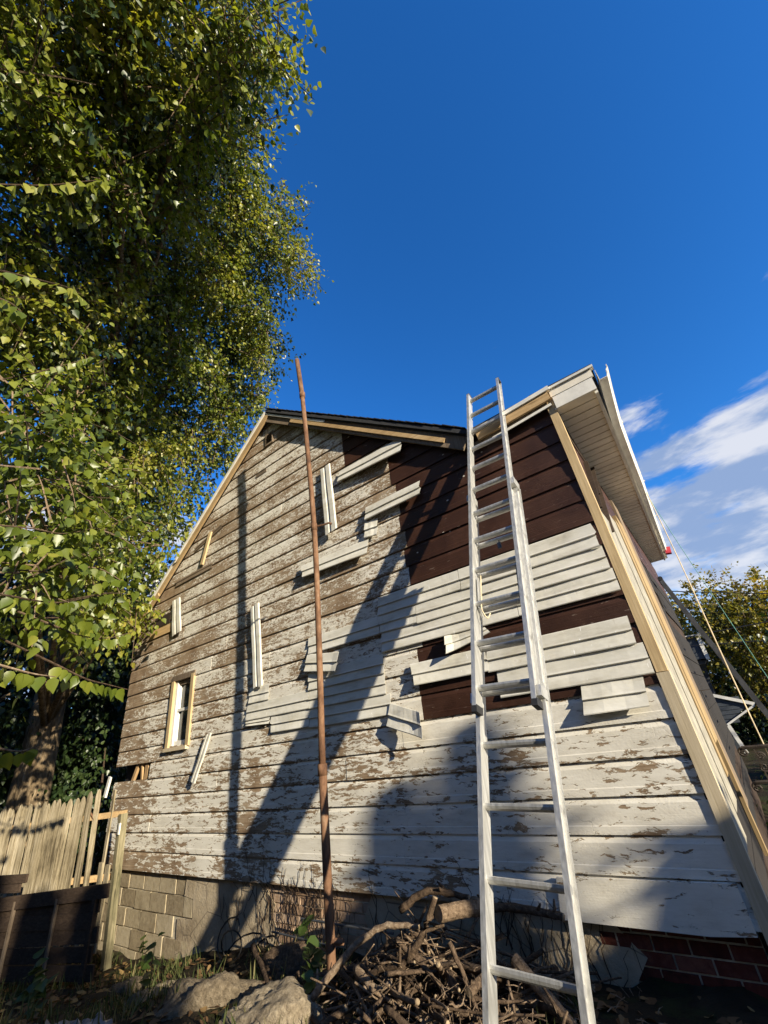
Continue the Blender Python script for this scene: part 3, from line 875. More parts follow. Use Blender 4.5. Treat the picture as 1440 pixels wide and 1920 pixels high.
# big block right of centre
course(-2.75, -1.70, 2.945, 2.735, -0.02, 0, ragl=0.004)
course(-1.695, -0.365, 2.945, 2.725, 0, 0.0, ragr=0.01, curl=(0, 0.006))
course(-2.78, -2.27, 2.735, 2.540, 0.02)
course(-2.265, -0.355, 2.730, 2.525)
course(-2.75, -1.20, 2.538, 2.335, -0.02, curl=(0.004, 0))
course(-1.195, -0.345, 2.525, 2.335)
panel('cladding_fragment', [(-1.97, 2.33), (-1.56, 2.33), (-1.50, 2.26), (-1.96, 2.155)], (0.004, 0.002, 0.012, 0.05), nu=6, ragl=0.01, curl=(0.03, 0), label='bent scrap of white cladding under the ladder')
course(-1.585, -0.375, 2.135, 1.925, -0.03, -0.01, ragl=0.006)
course(-2.43, -1.60, 2.150, 1.940, 0.045, 0.0, ragl=0.006, out=(0.012, 0.004, 0.006, 0.03), curl=(0.012, 0))
course(-1.540, -0.345, 1.925, 1.705, -0.01, 0)
panel('cladding_panel', [(-0.875, 1.705), (-0.43, 1.695), (-0.455, 1.495), (-0.91, 1.49)], (0.004, 0.004, 0.03, 0.045), nu=6, label='short piece of white cladding hanging loose at the corner')
panel('hanging_cladding_panel', [(-2.745, 1.83), (-2.36, 1.70), (-2.335, 1.475), (-2.80, 1.62)], (0.01, 0.07, 0.10, 0.03), nu=8, curl=(0, 0.02), label='bent end of white cladding drooping below the block')
# block left of the ladder shadow
course(-3.90, -2.785, 2.74, 2.54, 0.0, 0.01)
panel('cladding_flap', [(-3.92, 2.545), (-3.36, 2.46), (-3.40, 2.25), (-3.96, 2.345)], (0.01, 0.03, 0.06, 0.025), nu=6, curl=(0, 0.02), label='short flap of white cladding behind the rusty pole')
course(-3.92, -2.77, 2.325, 2.125, 0, 0, ragl=0.004)
course(-3.92, -2.78, 2.125, 1.925, 0, 0)
course(-3.925, -2.735, 1.925, 1.725, 0, 0)
course(-5.06, -4.66, 2.325, 2.135, 0, 0.0, ragr=0.03, ragl=0.03, nu=6)
course(-5.09, -3.925, 2.135, 1.935, -0.04, 0, ragl=0.01)
course(-4.62, -3.93, 1.935, 1.745, 0.03, 0, ragl=0.03)
panel('cladding_fragment', [(-5.13, 1.935), (-4.63, 1.935), (-4.63, 1.85), (-5.10, 1.87)], (0.002, 0.002, 0.012, 0.012), nu=6, ragl=0.02, label='torn sliver of white cladding at the left of the block')
# loose pieces hanging by a nail
panel('loose_cladding_strip', ragl=0.012, ragr=0.012, c=[(-3.51, 5.10), (-3.46, 3.99), (-3.23, 4.02), (-3.30, 5.13)], out=(0.03, 0.06, 0.06, 0.03), strip=True, label='upright white cladding strip right of the pole bracket')
panel('loose_cladding_strip', ragl=0.012, ragr=0.012, c=[(-3.14, 4.90), (-2.05, 4.86), (-2.05, 4.62), (-3.17, 4.71)], out=(0.02, 0.05, 0.09, 0.05), label='tilted white cladding strip under the roof slope')
panel('loose_cladding_strip', ragl=0.012, ragr=0.012, c=[(-2.75, 4.14), (-1.91, 4.13), (-1.92, 3.94), (-2.77, 3.95)], out=(0.02, 0.04, 0.06, 0.045), label='white cladding strip ending in the brown boards')
panel('loose_cladding_strip', ragl=0.012, ragr=0.05, c=[(-2.79, 3.93), (-2.59, 3.925), (-2.63, 3.70), (-2.82, 3.72)], out=(0.03, 0.015, 0.015, 0.03), nu=4, label='short square scrap of white cladding below a strip')
panel('loose_cladding_strip', ragl=0.012, ragr=0.012, c=[(-3.95, 3.73), (-2.77, 3.70), (-2.79, 3.50), (-3.91, 3.54)], out=(0.03, 0.02, 0.05, 0.06), label='long white cladding strip crossing behind the pole')
panel('loose_cladding_strip', ragl=0.012, ragr=0.012, c=[(-5.07, 3.42), (-4.94, 2.30), (-4.74, 2.32), (-4.86, 3.47)], out=(0.03, 0.04, 0.04, 0.03), strip=True, label='upright white cladding strip left of the pole')
panel('loose_cladding_strip', ragl=0.012, ragr=0.012, c=[(-7.38, 4.16), (-7.22, 3.49), (-6.92, 3.53), (-7.12, 4.18)], out=(0.02, 0.04, 0.04, 0.02), strip=True, label='upright white cladding strip near the left roof edge')
panel('loose_cladding_strip', ragl=0.012, ragr=0.012, c=[(-5.98, 1.86), (-6.23, 1.32), (-6.11, 1.29), (-5.84, 1.87)], out=(0.03, 0.05, 0.06, 0.03), strip=True, label='narrow white strip slanting right of the small window')
MB().beam((-6.29, -0.05, 5.17), (-6.47, -0.06, 4.59), 0.075, 0.03, (0, 1, 0)).build('loose_lath', 'new_lumber', house)
panel('loose_cladding_strip', ragl=0.012, ragr=0.012, c=[(-7.36, 4.56), (-6.22, 4.56), (-6.20, 4.44), (-7.33, 4.43)], out=(0.004, 0.004, 0.004, 0.004), mat='old_grey_wood', strip=True)
panel('loose_cladding_strip', ragl=0.012, ragr=0.012, c=[(-6.80, 5.04), (-6.0, 5.22), (-5.98, 5.13), (-6.78, 4.95)], out=(0.004, 0.004, 0.004, 0.004), mat='old_grey_wood', strip=True, nu=5)
MB().box(-8.06, -7.34, -0.034, -0.0225, 3.62, 3.77).build('patch_board', 'rake_lumber', house)
MB().box(-7.95, -7.42, -0.030, -0.0225, 3.80, 3.99).build('bare_patch', 'stained_sheathing', house)

# ------------------------------------------------------------------ extension ladder
LP, LU, LW = Vector((-1.106, -1.531, 0.573)), Vector((0.013, 0.105, 0.286)), Vector((0.400, -0.006, -0.016))
lu, lw = LU.normalized(), LW.normalized()
ln = lw.cross(lu).normalized()
if ln.y > 0:
    ln = -ln
foot = LP + LU * -2.0
lad = thing('extension_ladder', 'tall aluminium extension ladder leaning on the roof edge', 'ladder', tuple(foot))
def lpt(i, s, n):
    return LP + LU * i + lw * s + ln * n
def rail(i0, i1, s, nc, side, par, name):
    """C-channel rail; flanges open outward"""
    w, d, t = 0.028, 0.088, 0.007
    poly = [(0, -d / 2), (w, -d / 2), (w, -d / 2 + t), (t, -d / 2 + t), (t, -0.012), (t + 0.006, -0.006), (t + 0.006, 0.006), (t, 0.012), (t, d / 2 - t), (w, d / 2 - t), (w, d / 2), (0, d / 2)]
    v = [lpt(i, s + side * a, nc + b) for i in (i0, i1) for a, b in poly]
    n = len(poly)
    f = [tuple(range(n)), tuple(range(2 * n - 1, n - 1, -1))] + [(k, (k + 1) % n, (k + 1) % n + n, k + n) for k in range(n)]
    return mesh(name, v, f, 'worn_aluminium', par)
def section(i0, i1, k0, k1, half, nc, name):
    root = None
    for sd in (-1, 1):
        o = rail(i0, i1, sd * half, nc, sd, lad, name + '_rail')
        for k in range(k0, k1 + 1):
            pl = MB()
            pl.tube([lpt(k, sd * (half + 0.013), nc), lpt(k, sd * (half + 0.017), nc)], 0.019, 10)
            pl.build('rung_plate', 'worn_aluminium', o)
    for k in range(k0, k1 + 1):
        # D-shaped ribbed rung with a flat tread
        sec = [(-0.019, -0.012), (-0.013, -0.018), (0.006, -0.019), (0.016, -0.012), (0.019, 0.0), (0.016, 0.012), (0.010, 0.015), (0.006, 0.013), (0.001, 0.016), (-0.004, 0.013), (-0.010, 0.016), (-0.019, 0.012)]
        v = [lpt(k, s, nc + a) + Vector((0, 0, b)) for s in (-half, half) for a, b in sec]
        n = len(sec)
        mesh('rung', v, [tuple(range(n)), tuple(range(2 * n - 1, n - 1, -1))] + [(j, (j + 1) % n, (j + 1) % n + n, j + n) for j in range(n)], 'worn_aluminium', lad)
section(-2.0, 9.72, -1, 9, 0.196, -0.050, 'base')
section(3.62, 15.38, 4, 15, 0.176, 0.034, 'fly')
for sd in (-1, 1):
    e = MB()
    e.beam(lpt(3.50, sd * 0.190, 0.034), lpt(3.64, sd * 0.190, 0.034), 0.036, 0.084, ln)
    e.build('end_cap', 'black_rubber', lad)
    e = MB()
    e.beam(lpt(15.36, sd * 0.190, 0.034), lpt(15.43, sd * 0.190, 0.034), 0.034, 0.078, ln)
    e.build('end_cap', 'dark_steel', lad)
    MB().beam(lpt(9.55, sd * 0.205, 0.0), lpt(9.80, sd * 0.205, 0.0), 0.050, 0.115, ln).build('guide_bracket', 'worn_aluminium', lad)
    MB().beam(lpt(3.70, sd * 0.208, 0.0), lpt(3.90, sd * 0.208, 0.0), 0.040, 0.10, ln).build('guide_bracket', 'worn_aluminium', lad)
    lk = MB()
    lk.beam(lpt(5.9, sd * 0.158, 0.01), lpt(6.75, sd * 0.158, 0.02), 0.008, 0.045, ln)
    lk.beam(lpt(5.75, sd * 0.158, -0.03), lpt(6.02, sd * 0.158, 0.03), 0.010, 0.03, ln)
    lk.build('rung_lock', 'dark_steel' if sd > 0 else 'worn_aluminium', lad)
    MB().beam(lpt(-2.15, sd * 0.205, -0.05), lpt(-1.9, sd * 0.205, -0.05), 0.045, 0.10, ln).build('foot', 'black_rubber', lad)
rp = [lpt(6.9, -0.15, 0.0), lpt(6.6, -0.135, 0.03), lpt(6.2, -0.14, 0.02), lpt(5.8, -0.125, 0.05), lpt(5.6, -0.10, 0.02), lpt(5.75, -0.085, 0.0)]
MB().tube(spline(rp, 5), 0.005, 5).build('rope', 'cord_cream', lad)
pk = MB()
pk.tube([lpt(8, 0.0, -0.05), lpt(7.86, 0.01, -0.03), lpt(7.8, 0.012, -0.02)], 0.004, 5)
pk.beam(lpt(7.62, 0.022, -0.02), lpt(7.82, 0.012, -0.02), 0.03, 0.012, ln)
pk.build('pulley', 'dark_steel', lad)

# ------------------------------------------------------------------ rusty standpipe
pole = thing('rusty_pole', 'tall thin rusty iron pipe standing in front of the wall', 'pole', (-3.14, -0.65, -0.2))
pp = spline([(-3.14, -0.65, -0.2), (-3.139, -0.65, 1.35)], 4)
MB().tube(pp, 0.037, 14).build('lower_pipe', 'rusty_iron', pole, True)
pu = spline([(-3.139, -0.65, 1.35), (-3.105, -0.65, 2.6), (-3.095, -0.65, 3.76), (-3.15, -0.65, 5.0), (-3.203, -0.65, 5.95)], 6)
MB().tube(pu, 0.031, 14).build('middle_pipe', 'rusty_iron', pole, True)
MB().tube([(-3.203, -0.65, 5.95), (-3.285, -0.65, 6.77)], 0.034, 14).build('top_pipe', 'rusty_iron', pole, True)
for z, x, r in ((1.30, -3.139, 0.043), (5.93, -3.203, 0.041), (3.75, -3.096, 0.037)):
    MB().tube([(x, -0.65, z), (x, -0.65, z + 0.09)], r, 14).build('coupling', 'rusty_iron', pole, True)
br = MB()
br.tube([(-3.09, -0.65, 3.80), (-2.98, -0.60, 3.80), (-2.925, -0.575, 3.81), (-2.905, -0.56, 3.79)], [0.011, 0.011, 0.012, 0.02], 6)
br.build('bracket', 'rusty_iron', pole)
MB().tube([(-3.12, -0.65, 0.20), (-3.03, -0.62, 0.20)], 0.022, 8).build('side_outlet', 'rusty_iron', pole)


# ------------------------------------------------------------------ foliage
LEAF_V = np.array([(0, 0, 0), (-0.30, 0.08, 0.05), (-0.40, 0.36, 0.06), (-0.20, 0.72, 0.0), (0, 1.05, -0.10), (0.20, 0.72, 0.0), (0.40, 0.36, 0.06), (0.30, 0.08, 0.05), (0, 0.42, -0.04)])
LEAF_F = np.array([(8, k + 1 if k < 7 else 0, k) for k in range(8)])
def leaf_cloud(P, T, N, size):
    """P base points, T tip directions, N approximate face normals, size per leaf -> verts, faces"""
    n = len(P)
    T = T / np.linalg.norm(T, axis=1, keepdims=True)
    Sx = np.cross(T, N)
    Sx /= np.maximum(1e-6, np.linalg.norm(Sx, axis=1, keepdims=True))
    Nn = np.cross(Sx, T)
    L = LEAF_V[None] * size[:, None, None]
    V = P[:, None] + L[..., 0:1] * Sx[:, None] + L[..., 1:2] * T[:, None] + L[..., 2:3] * Nn[:, None]
    F = LEAF_F[None] + (np.arange(n) * len(LEAF_V))[:, None, None]
    return V.reshape(-1, 3), F.reshape(-1, 3)

def rand_dirs(n):
    d = rng.normal(size=(n, 3))
    return d / np.linalg.norm(d, axis=1, keepdims=True)

def foliage(name, lobes, per_m3, size, mat, parent=None, droop=0.75, shell=0.45, spray=7, length=0.42, twigs=None, var_sh=0.0, tip_out=0.35):
    Ps, Ts, Ns, Ss, Tw = [], [], [], [], []
    for (x, y, z, r) in lobes:
        n = max(4, int(per_m3 * r ** 2.4 / spray))
        d = rand_dirs(n)
        rad = r * (shell + (1 - shell) * rng.random(n) ** 0.6) * (0.68 + 0.46 * rng.random(n))
        c = np.array([x, y, z])
        base = c + d * rad[:, None] * np.array([1, 1, 0.92])
        g = d * 0.8 + rng.normal(0, 0.45, (n, 3)) + np.array([0, 0, -0.12])
        g /= np.linalg.norm(g, axis=1, keepdims=True)
        ln_ = length * (0.6 + 0.7 * rng.random(n) + 0.9 * (rng.random(n) > 0.88))
        for k in range(spray):
            t = (k + 0.5) / spray
            p = base + g * (ln_ * t)[:, None] + np.array([0, 0, -0.10]) * (t * t * ln_)[:, None] * 3
            side = np.cross(g, rng.normal(size=(n, 3)))
            side /= np.linalg.norm(side, axis=1, keepdims=True)
            T = np.array([0, 0, -droop]) + side * 0.55 + g * tip_out + rng.normal(0, 0.22, (n, 3))
            Nn = d * 0.5 + rng.normal(0, 0.7, (n, 3))
            Ps.append(p + side * 0.03)
            Ts.append(T)
            Ns.append(Nn)
            Ss.append(size * (0.55 + 0.65 * rng.random(n)))
        if twigs:
            for b, q, l in zip(base[::twigs], g[::twigs], ln_[::twigs]):
                Tw.append((b - q * 0.3 * r, b + q * l * 0.5, b + q * l + np.array([0, 0, -0.1 * l])))
    P, T, N, Sz = (np.concatenate(a) for a in (Ps, Ts, Ns, Ss))
    V, Fc = leaf_cloud(P, T, N, Sz)
    v = np.clip(rng.beta(2.2, 2.4, len(P)) + var_sh, 0, 1)
    o = mesh(name, V, Fc, mat, parent, var=np.repeat(v, len(LEAF_F)))
    if Tw and parent is not None:
        mb = MB()
        for a, b, c in Tw:
            mb.tube([a, b, c], [0.010, 0.007, 0.003], 3, caps=False)
        mb.build('twigs', 'dead_bark', parent)['kind'] = 'stuff'
    return o

# the big tree on the left
LOBES = [(-2.01,-3.10,10.29,0.90),(-2.07,-2.68,10.24,0.70),(-2.74,-2.78,10.59,1.00),(-2.51,-3.41,10.19,1.20),(-3.43,-3.47,9.86,1.30),(-3.24,-4.11,9.40,1.30),(-3.66,-4.29,8.65,1.30),(-3.50,-2.51,11.37,1.00),(-4.61,-2.69,11.47,1.30),(-4.60,-3.32,9.85,1.40),(-4.59,-3.91,8.71,1.30),(-3.30,-4.53,8.80,1.20),(-2.62,-3.88,9.63,1.20),(-4.67,-1.29,13.42,0.95),(-5.08,0.12,14.00,1.00),(-5.42,0.77,13.62,0.90),(-5.42,-0.46,13.46,1.40),(-5.45,-1.54,12.57,1.40),(-5.84,-2.38,10.76,1.40),(-5.72,-3.12,9.10,1.20),(-5.43,-3.63,8.09,1.20),(-6.54,0.92,12.99,1.00),(-6.70,0.17,12.57,1.40),(-7.21,1.56,12.29,0.95),(-7.74,1.14,11.45,1.30),(-6.58,-0.98,11.18,1.50),(-7.50,-0.35,10.26,1.40),(-7.06,-1.74,9.73,1.40),(-6.67,-2.67,8.22,1.30),(-5.77,-3.35,7.07,1.10),(-8.08,1.49,10.98,0.85),(-8.53,1.07,10.07,1.10),(-8.63,-0.12,9.03,1.30),(-7.81,-1.46,8.16,1.20),(-6.77,-2.44,6.51,1.10),(-5.66,-3.10,5.61,0.90),(-9.20,1.41,9.11,0.80),(-9.14,0.57,7.98,1.00),(-8.03,-0.93,6.77,1.10),(-6.38,-2.16,5.14,0.90),(-5.17,-2.93,4.48,0.80),(-9.29,0.52,6.77,0.80),(-7.70,-1.03,5.28,0.90),(-5.82,-2.25,3.99,0.70),(-5.00,-2.83,3.61,0.70),(-9.44,0.13,5.61,0.80),(-8.08,-0.86,4.22,0.70),(-5.50,-2.30,3.35,0.50),(-4.75,-2.79,3.05,0.45),(-7.70,-1.0,3.7,0.45)]
TB = Vector((-11.2, -0.36, -0.55))
tree = thing('mulberry_tree', 'big leafy tree towering over the picket fence on the left', 'tree', tuple(TB))
tr = spline([TB, (-11.15, -0.40, 1.4), (-11.1, -0.45, 3.2), (-10.9, -0.7, 6.0), (-10.4, -1.0, 9.0), (-9.6, -1.4, 12.0)], 6)
rad = np.interp(np.linspace(0, 1, len(tr)), [0, 0.06, 0.25, 0.6, 1.0], [0.48, 0.36, 0.31, 0.22, 0.08])
MB().tube(tr, list(rad), 16, jit=0.05).build('trunk', 'furrowed_bark', tree, True)
mb = MB()
for i, (x, y, z, r) in enumerate(LOBES):
    if i % 2 and z > 5:
        continue
    zt = max(2.6, min(11.0, z * 0.62))
    k = min(range(len(tr)), key=lambda j: abs(tr[j].z - zt))
    a = tr[k]
    b = Vector((x, y, z))
    mid = a.lerp(b, 0.55) + Vector((random.uniform(-.4, .4), random.uniform(-.4, .4), 0.5))
    sp = spline([a, mid, b], 5)
    mb.tube(sp, list(np.linspace(0.11 if z > 5 else 0.06, 0.018, len(sp))), 6, jit=0.1)
mb.build('limbs', 'furrowed_bark', tree, True)['kind'] = 'stuff'
# deeper masses that close the crown
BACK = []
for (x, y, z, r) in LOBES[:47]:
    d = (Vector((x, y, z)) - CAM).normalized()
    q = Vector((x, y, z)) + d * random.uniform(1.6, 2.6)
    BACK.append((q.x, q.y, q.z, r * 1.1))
FAR = [l for l in LOBES if (Vector(l[:3]) - CAM).length > 7.7]
NEAR = [l for l in LOBES if (Vector(l[:3]) - CAM).length <= 7.7]
def clumps(lobes, n, k):
    out = []
    for (x, y, z, r) in lobes:
        for d in rand_dirs(n):
            q = r * rng.uniform(0.45, 0.98)
            out.append((x + d[0] * q, y + d[1] * q, z + d[2] * q * 0.9, r * k * rng.uniform(0.7, 1.25)))
    return out
foliage('crown', clumps(FAR, 7, 0.40), 2050, 0.090, 'tree_leaf', tree, twigs=3, spray=8, length=0.40, shell=0.2)
foliage('shade_deep_crown', FAR, 170, 0.110, 'dark_leaf', tree, shell=0.0, var_sh=0.2)  # dark leaf colour paints in the shade inside the crown
foliage('near_crown', NEAR, 1150, 0.108, 'tree_leaf', tree, twigs=3, var_sh=-0.14)
foliage('shade_inner_crown', BACK, 320, 0.125, 'dark_leaf', tree, var_sh=0.25)  # darker leaves again stand for shade behind the outer foliage

# near sprays whose leaves can be told apart
LV = [(0, 0, 0), (-0.22, 0.04, 0.02), (0.22, 0.04, 0.02), (-0.40, 0.26, 0.06), (0.40, 0.26, 0.06), (-0.34, 0.52, 0.05), (0.34, 0.52, 0.05), (-0.15, 0.80, 0.0), (0.15, 0.80, 0.0), (0, 1.05, -0.06), (0, 0.30, -0.02), (0, 0.62, -0.03)]
LFc = [(0, 10, 1), (0, 2, 10), (1, 10, 3), (2, 4, 10), (3, 10, 11, 5), (10, 4, 6, 11), (5, 11, 7), (11, 6, 8), (7, 11, 9), (11, 8, 9)]
leaf_meshes = []
for k in range(6):
    me = bpy.data.meshes.new('leaf')
    bend = random.uniform(-0.25, 0.3)
    me.from_pydata([(x * random.uniform(0.92, 1.08), y, z + bend * y * y) for x, y, z in LV], [], LFc)
    me.materials.append(MATS['tree_leaf'])
    me.polygons.foreach_set('use_smooth', np.ones(len(me.polygons), dtype=bool))
    a = me.attributes.new('var', 'FLOAT', 'FACE')
    a.data.foreach_set('value', np.full(len(me.polygons), [0.15, 0.25, 0.35, 0.48, 0.62, 0.30][k], dtype=np.float32))
    leaf_meshes.append(me)
TW = [[(-4.31,-2.98,2.92),(-4.25,-2.66,2.89),(-4.26,-2.43,2.97),(-4.27,-2.21,3.07)],[(-4.66,-2.5,2.81),(-4.62,-2.29,2.73),(-4.64,-2.05,2.73),(-4.64,-1.82,2.81)],
      [(-4.04,-2.93,2.33),(-4.0,-2.74,2.27),(-4.06,-2.57,2.26)],[(-4.52,-2.47,2.45),(-4.47,-2.22,2.32),(-4.51,-2.02,2.28),(-4.54,-1.82,2.24)],
      [(-4.36,-2.72,1.81),(-4.33,-2.6,1.78),(-4.3,-2.5,1.81)],[(-3.51,-4.07,6.41),(-3.3,-3.8,6.56),(-3.03,-3.53,6.72),(-3.01,-3.44,6.73)],
      [(-3.37,-3.82,5.24),(-3.31,-3.64,5.29),(-3.23,-3.41,5.34),(-3.22,-3.29,5.34)],[(-3.17,-3.75,4.75),(-3.16,-3.68,4.75),(-3.18,-3.6,4.73)],
      [(-4.96,-3.23,5.72),(-4.71,-2.94,5.95),(-4.56,-2.79,6.07)],[(-4.51,-3.12,3.59),(-4.47,-2.91,3.61),(-4.59,-2.63,3.69),(-4.66,-2.35,3.87)],
      [(-4.75,-2.9,3.3),(-4.72,-2.6,3.32),(-4.75,-2.35,3.25)],[(-5.0,-2.6,2.95),(-5.0,-2.3,2.98),(-5.05,-2.0,2.9)],[(-5.1,-2.4,3.55),(-5.08,-2.1,3.6),(-5.1,-1.8,3.5)]]
for pts in TW:
    sp = spline(pts, 7)
    # run the twig back into the crown
    back = (sp[0] - sp[1]).normalized() * 0.5 + Vector((-0.25, -0.1, 0.12))
    sp2 = [sp[0] + back] + sp
    brn = MB().tube(sp2, list(np.linspace(0.009, 0.003, len(sp2))), 5).build('branch', 'dead_bark', tree)
    nl = max(7, int(sum((sp[i + 1] - sp[i]).length for i in range(len(sp) - 1)) / 0.040))
    for k in range(nl):
        t = (k + 0.4) / nl * (len(sp) - 1)
        i = min(int(t), len(sp) - 2)
        p = sp[i].lerp(sp[i + 1], t - i)
        o = bpy.data.objects.new('leaf', random.choice(leaf_meshes))
        COL.objects.link(o)
        o.parent = brn
        tip = Vector((random.uniform(-0.45, 0.45), random.uniform(-0.45, 0.45), -1)).normalized()
        nr = Vector((random.uniform(0.2, 1.0), random.uniform(-1.0, 0.3), random.uniform(-0.2, 0.5)))
        sx = tip.cross(nr).normalized()
        nn = sx.cross(tip)
        s = random.uniform(0.08, 0.125)
        M = Matrix((sx, tip, nn)).transposed().to_4x4()
        o.matrix_local = Matrix.Translation(p - TB + Vector((random.uniform(-.02, .02), random.uniform(-.02, .02), -0.02))) @ M @ Matrix.Scale(s, 4)

def small_tree(name, label, base, lobes, mat, size, per, group=None, trunk_r=0.12, bark='furrowed_bark', **kw):
    t = thing(name, label, 'tree', base, group)
    top = max(lobes, key=lambda l: l[2])
    tp = spline([base, (base[0] * 0.6 + top[0] * 0.4, base[1] * 0.6 + top[1] * 0.4, base[2] * 0.45 + top[2] * 0.55), top[:3]], 5)
    mb = MB().tube(tp, list(np.linspace(trunk_r, 0.02, len(tp))), 8, jit=0.06)
    mb.build('trunk', bark, t, True)
    lm = MB()
    for (x, y, z, r) in lobes:
        k = min(range(len(tp)), key=lambda j: abs(tp[j].z - z * 0.75))
        sp = spline([tp[k], tp[k].lerp(Vector((x, y, z)), 0.6) + Vector((0, 0, 0.15 * r)), (x, y, z)], 4)
        lm.tube(sp, list(np.linspace(trunk_r * 0.4, 0.015, len(sp))), 5)
    lm.build('limbs', bark, t)
    foliage('crown', lobes, per, size, mat, t, **kw)
    return t

# dark trees and shrubs standing behind the fence
def blob_lobes(c, rx, ry, z0, z1, n, r0, r1):
    return [(c[0] + random.uniform(-rx, rx), c[1] + random.uniform(-ry, ry), random.uniform(z0, z1), random.uniform(r0, r1)) for _ in range(n)]
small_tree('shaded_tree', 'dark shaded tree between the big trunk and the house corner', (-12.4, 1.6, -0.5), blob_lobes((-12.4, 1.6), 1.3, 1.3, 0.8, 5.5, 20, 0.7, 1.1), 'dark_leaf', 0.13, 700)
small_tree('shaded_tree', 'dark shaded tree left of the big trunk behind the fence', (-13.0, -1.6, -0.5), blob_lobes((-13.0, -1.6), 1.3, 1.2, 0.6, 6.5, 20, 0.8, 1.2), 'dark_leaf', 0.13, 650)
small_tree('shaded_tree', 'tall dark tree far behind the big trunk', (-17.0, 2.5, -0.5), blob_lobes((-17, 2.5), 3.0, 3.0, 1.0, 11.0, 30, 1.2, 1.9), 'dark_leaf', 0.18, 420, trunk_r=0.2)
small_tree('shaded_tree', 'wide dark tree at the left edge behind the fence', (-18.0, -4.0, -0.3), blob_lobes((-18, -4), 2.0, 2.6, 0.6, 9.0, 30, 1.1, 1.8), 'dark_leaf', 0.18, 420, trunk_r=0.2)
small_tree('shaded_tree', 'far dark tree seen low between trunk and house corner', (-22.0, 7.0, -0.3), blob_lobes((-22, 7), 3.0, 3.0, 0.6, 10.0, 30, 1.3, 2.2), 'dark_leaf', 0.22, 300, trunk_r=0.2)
sh = thing('shrub', 'leafy green shrub in the shade beside the trunk', 'shrub', (-9.9, 0.35, -0.5))
foliage('foliage', blob_lobes((-9.9, 0.35), 0.5, 0.4, 0.6, 2.4, 9, 0.35, 0.55), 900, 0.085, 'dark_leaf', sh, var_sh=0.2)
MB().tube([(-9.9, 0.35, -0.5), (-9.85, 0.35, 0.8), (-9.95, 0.3, 2.0)], [0.04, 0.03, 0.01], 6).build('stem', 'dead_bark', sh)

# autumn tree far right
small_tree('autumn_tree', 'broad tree with yellowing leaves beyond the right eave', (1.6, 15.5, -0.6),
           [(0.35, 15, 4.41, 0.75), (1.0, 15.2, 4.50, 0.8), (1.7, 15, 4.28, 0.75), (2.4, 15.4, 4.23, 0.8), (2.9, 15, 3.78, 0.8), (0.2, 15, 3.69, 0.8), (0.9, 14.6, 3.69, 0.9), (1.7, 14.8, 3.51, 0.9), (2.5, 14.8, 3.06, 0.9),
            (0.3, 15, 2.97, 0.8), (1.1, 14.6, 2.79, 0.9), (1.9, 14.8, 2.52, 0.9), (2.7, 15, 2.25, 0.9), (3.4, 15.4, 2.97, 0.9), (0.7, 15, 2.07, 0.8), (1.5, 14.8, 1.80, 0.8), (-0.3, 15.4, 3.96, 0.7), (3.6, 16, 3.87, 0.8), (2.2, 15.5, 1.26, 0.8), (1.0, 15.4, 1.08, 0.8), (3.1, 15.6, 1.35, 0.9)],
           'far_leaf', 0.115, 950, trunk_r=0.16, droop=0.35, tip_out=0.8, length=0.6, spray=9, twigs=6)
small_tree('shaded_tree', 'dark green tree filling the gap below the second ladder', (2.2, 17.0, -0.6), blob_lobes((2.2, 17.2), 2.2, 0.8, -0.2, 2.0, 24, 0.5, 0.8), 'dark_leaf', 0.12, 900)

# made-up columnar evergreens out of view, shaped to throw soft shade
def evergreen(sx, sz, t, half, label, low=0.3):
    """stands so that its tip shades wall point (sx, sz)"""
    k = SUN / SUN.y
    tip = Vector((sx, 0, sz)) - k * t
    b = (tip.x, tip.y, float(gz(tip.x, tip.y)) - 0.05)
    e = thing('shade_evergreen', label, 'tree', b, 'unseen evergreens added for shade')
    H = tip.z - b[2]
    rings = [(0.0, 0.55), (0.06, 0.95), (0.3, 1.05), (0.6, 1.0), (0.84, 0.97), (0.95, 0.85), (0.99, 0.55)]
    mb = MB().tube([(b[0], b[1], b[2] + H * a) for a, w in rings], [half * 0.80 * w for a, w in rings], 10, jit=0.10)
    mb.build('core', 'evergreen', e)
    MB().tube([(b[0], b[1], b[2] - 0.1), (b[0], b[1], b[2] + 0.6)], 0.08, 8).build('trunk', 'furrowed_bark', e)
    lob = [(b[0] + random.uniform(-.3, .3) * half, b[1] + random.uniform(-.3, .3) * half, b[2] + H * a, half * 0.9) for a in np.linspace(0.06, 0.93, int(H / (half * 0.9)))]
    foliage('foliage', lob, 900, 0.10, 'evergreen', e, droop=-0.6, length=0.12, spray=4)
    return e
evergreen(-2.95, 1.12, 3.3, 0.175, 'slim unseen evergreen added to cast wall shade, lower one of a pair')
evergreen(-2.02, 1.56, 3.4, 0.165, 'slim unseen evergreen added to cast wall shade, taller one of a pair')
evergreen(-3.35, 0.25, 3.2, 0.16, 'short slim unseen evergreen added for shade beside a taller pair')
evergreen(0.02, 0.93, 2.2, 0.44, 'broad unseen evergreen added for shade, nearest the side wall')
evergreen(-1.25, 0.14, 3.1, 0.16, 'lowest unseen evergreen added for shade, in the gap of the row')
evergreen(-9.05, -0.52, 6.0, 0.17, 'slimmest unseen evergreen in the far row added for shade')
for i, sx in enumerate((-9.9, -11.6, -13.4, -15.4)):
    evergreen(sx, (-0.50, -0.75, -0.9, -0.9)[i], 6.2, 0.30, ('first', 'second', 'third', 'fourth')[i] + ' broad unseen evergreen in the far row added for shade')

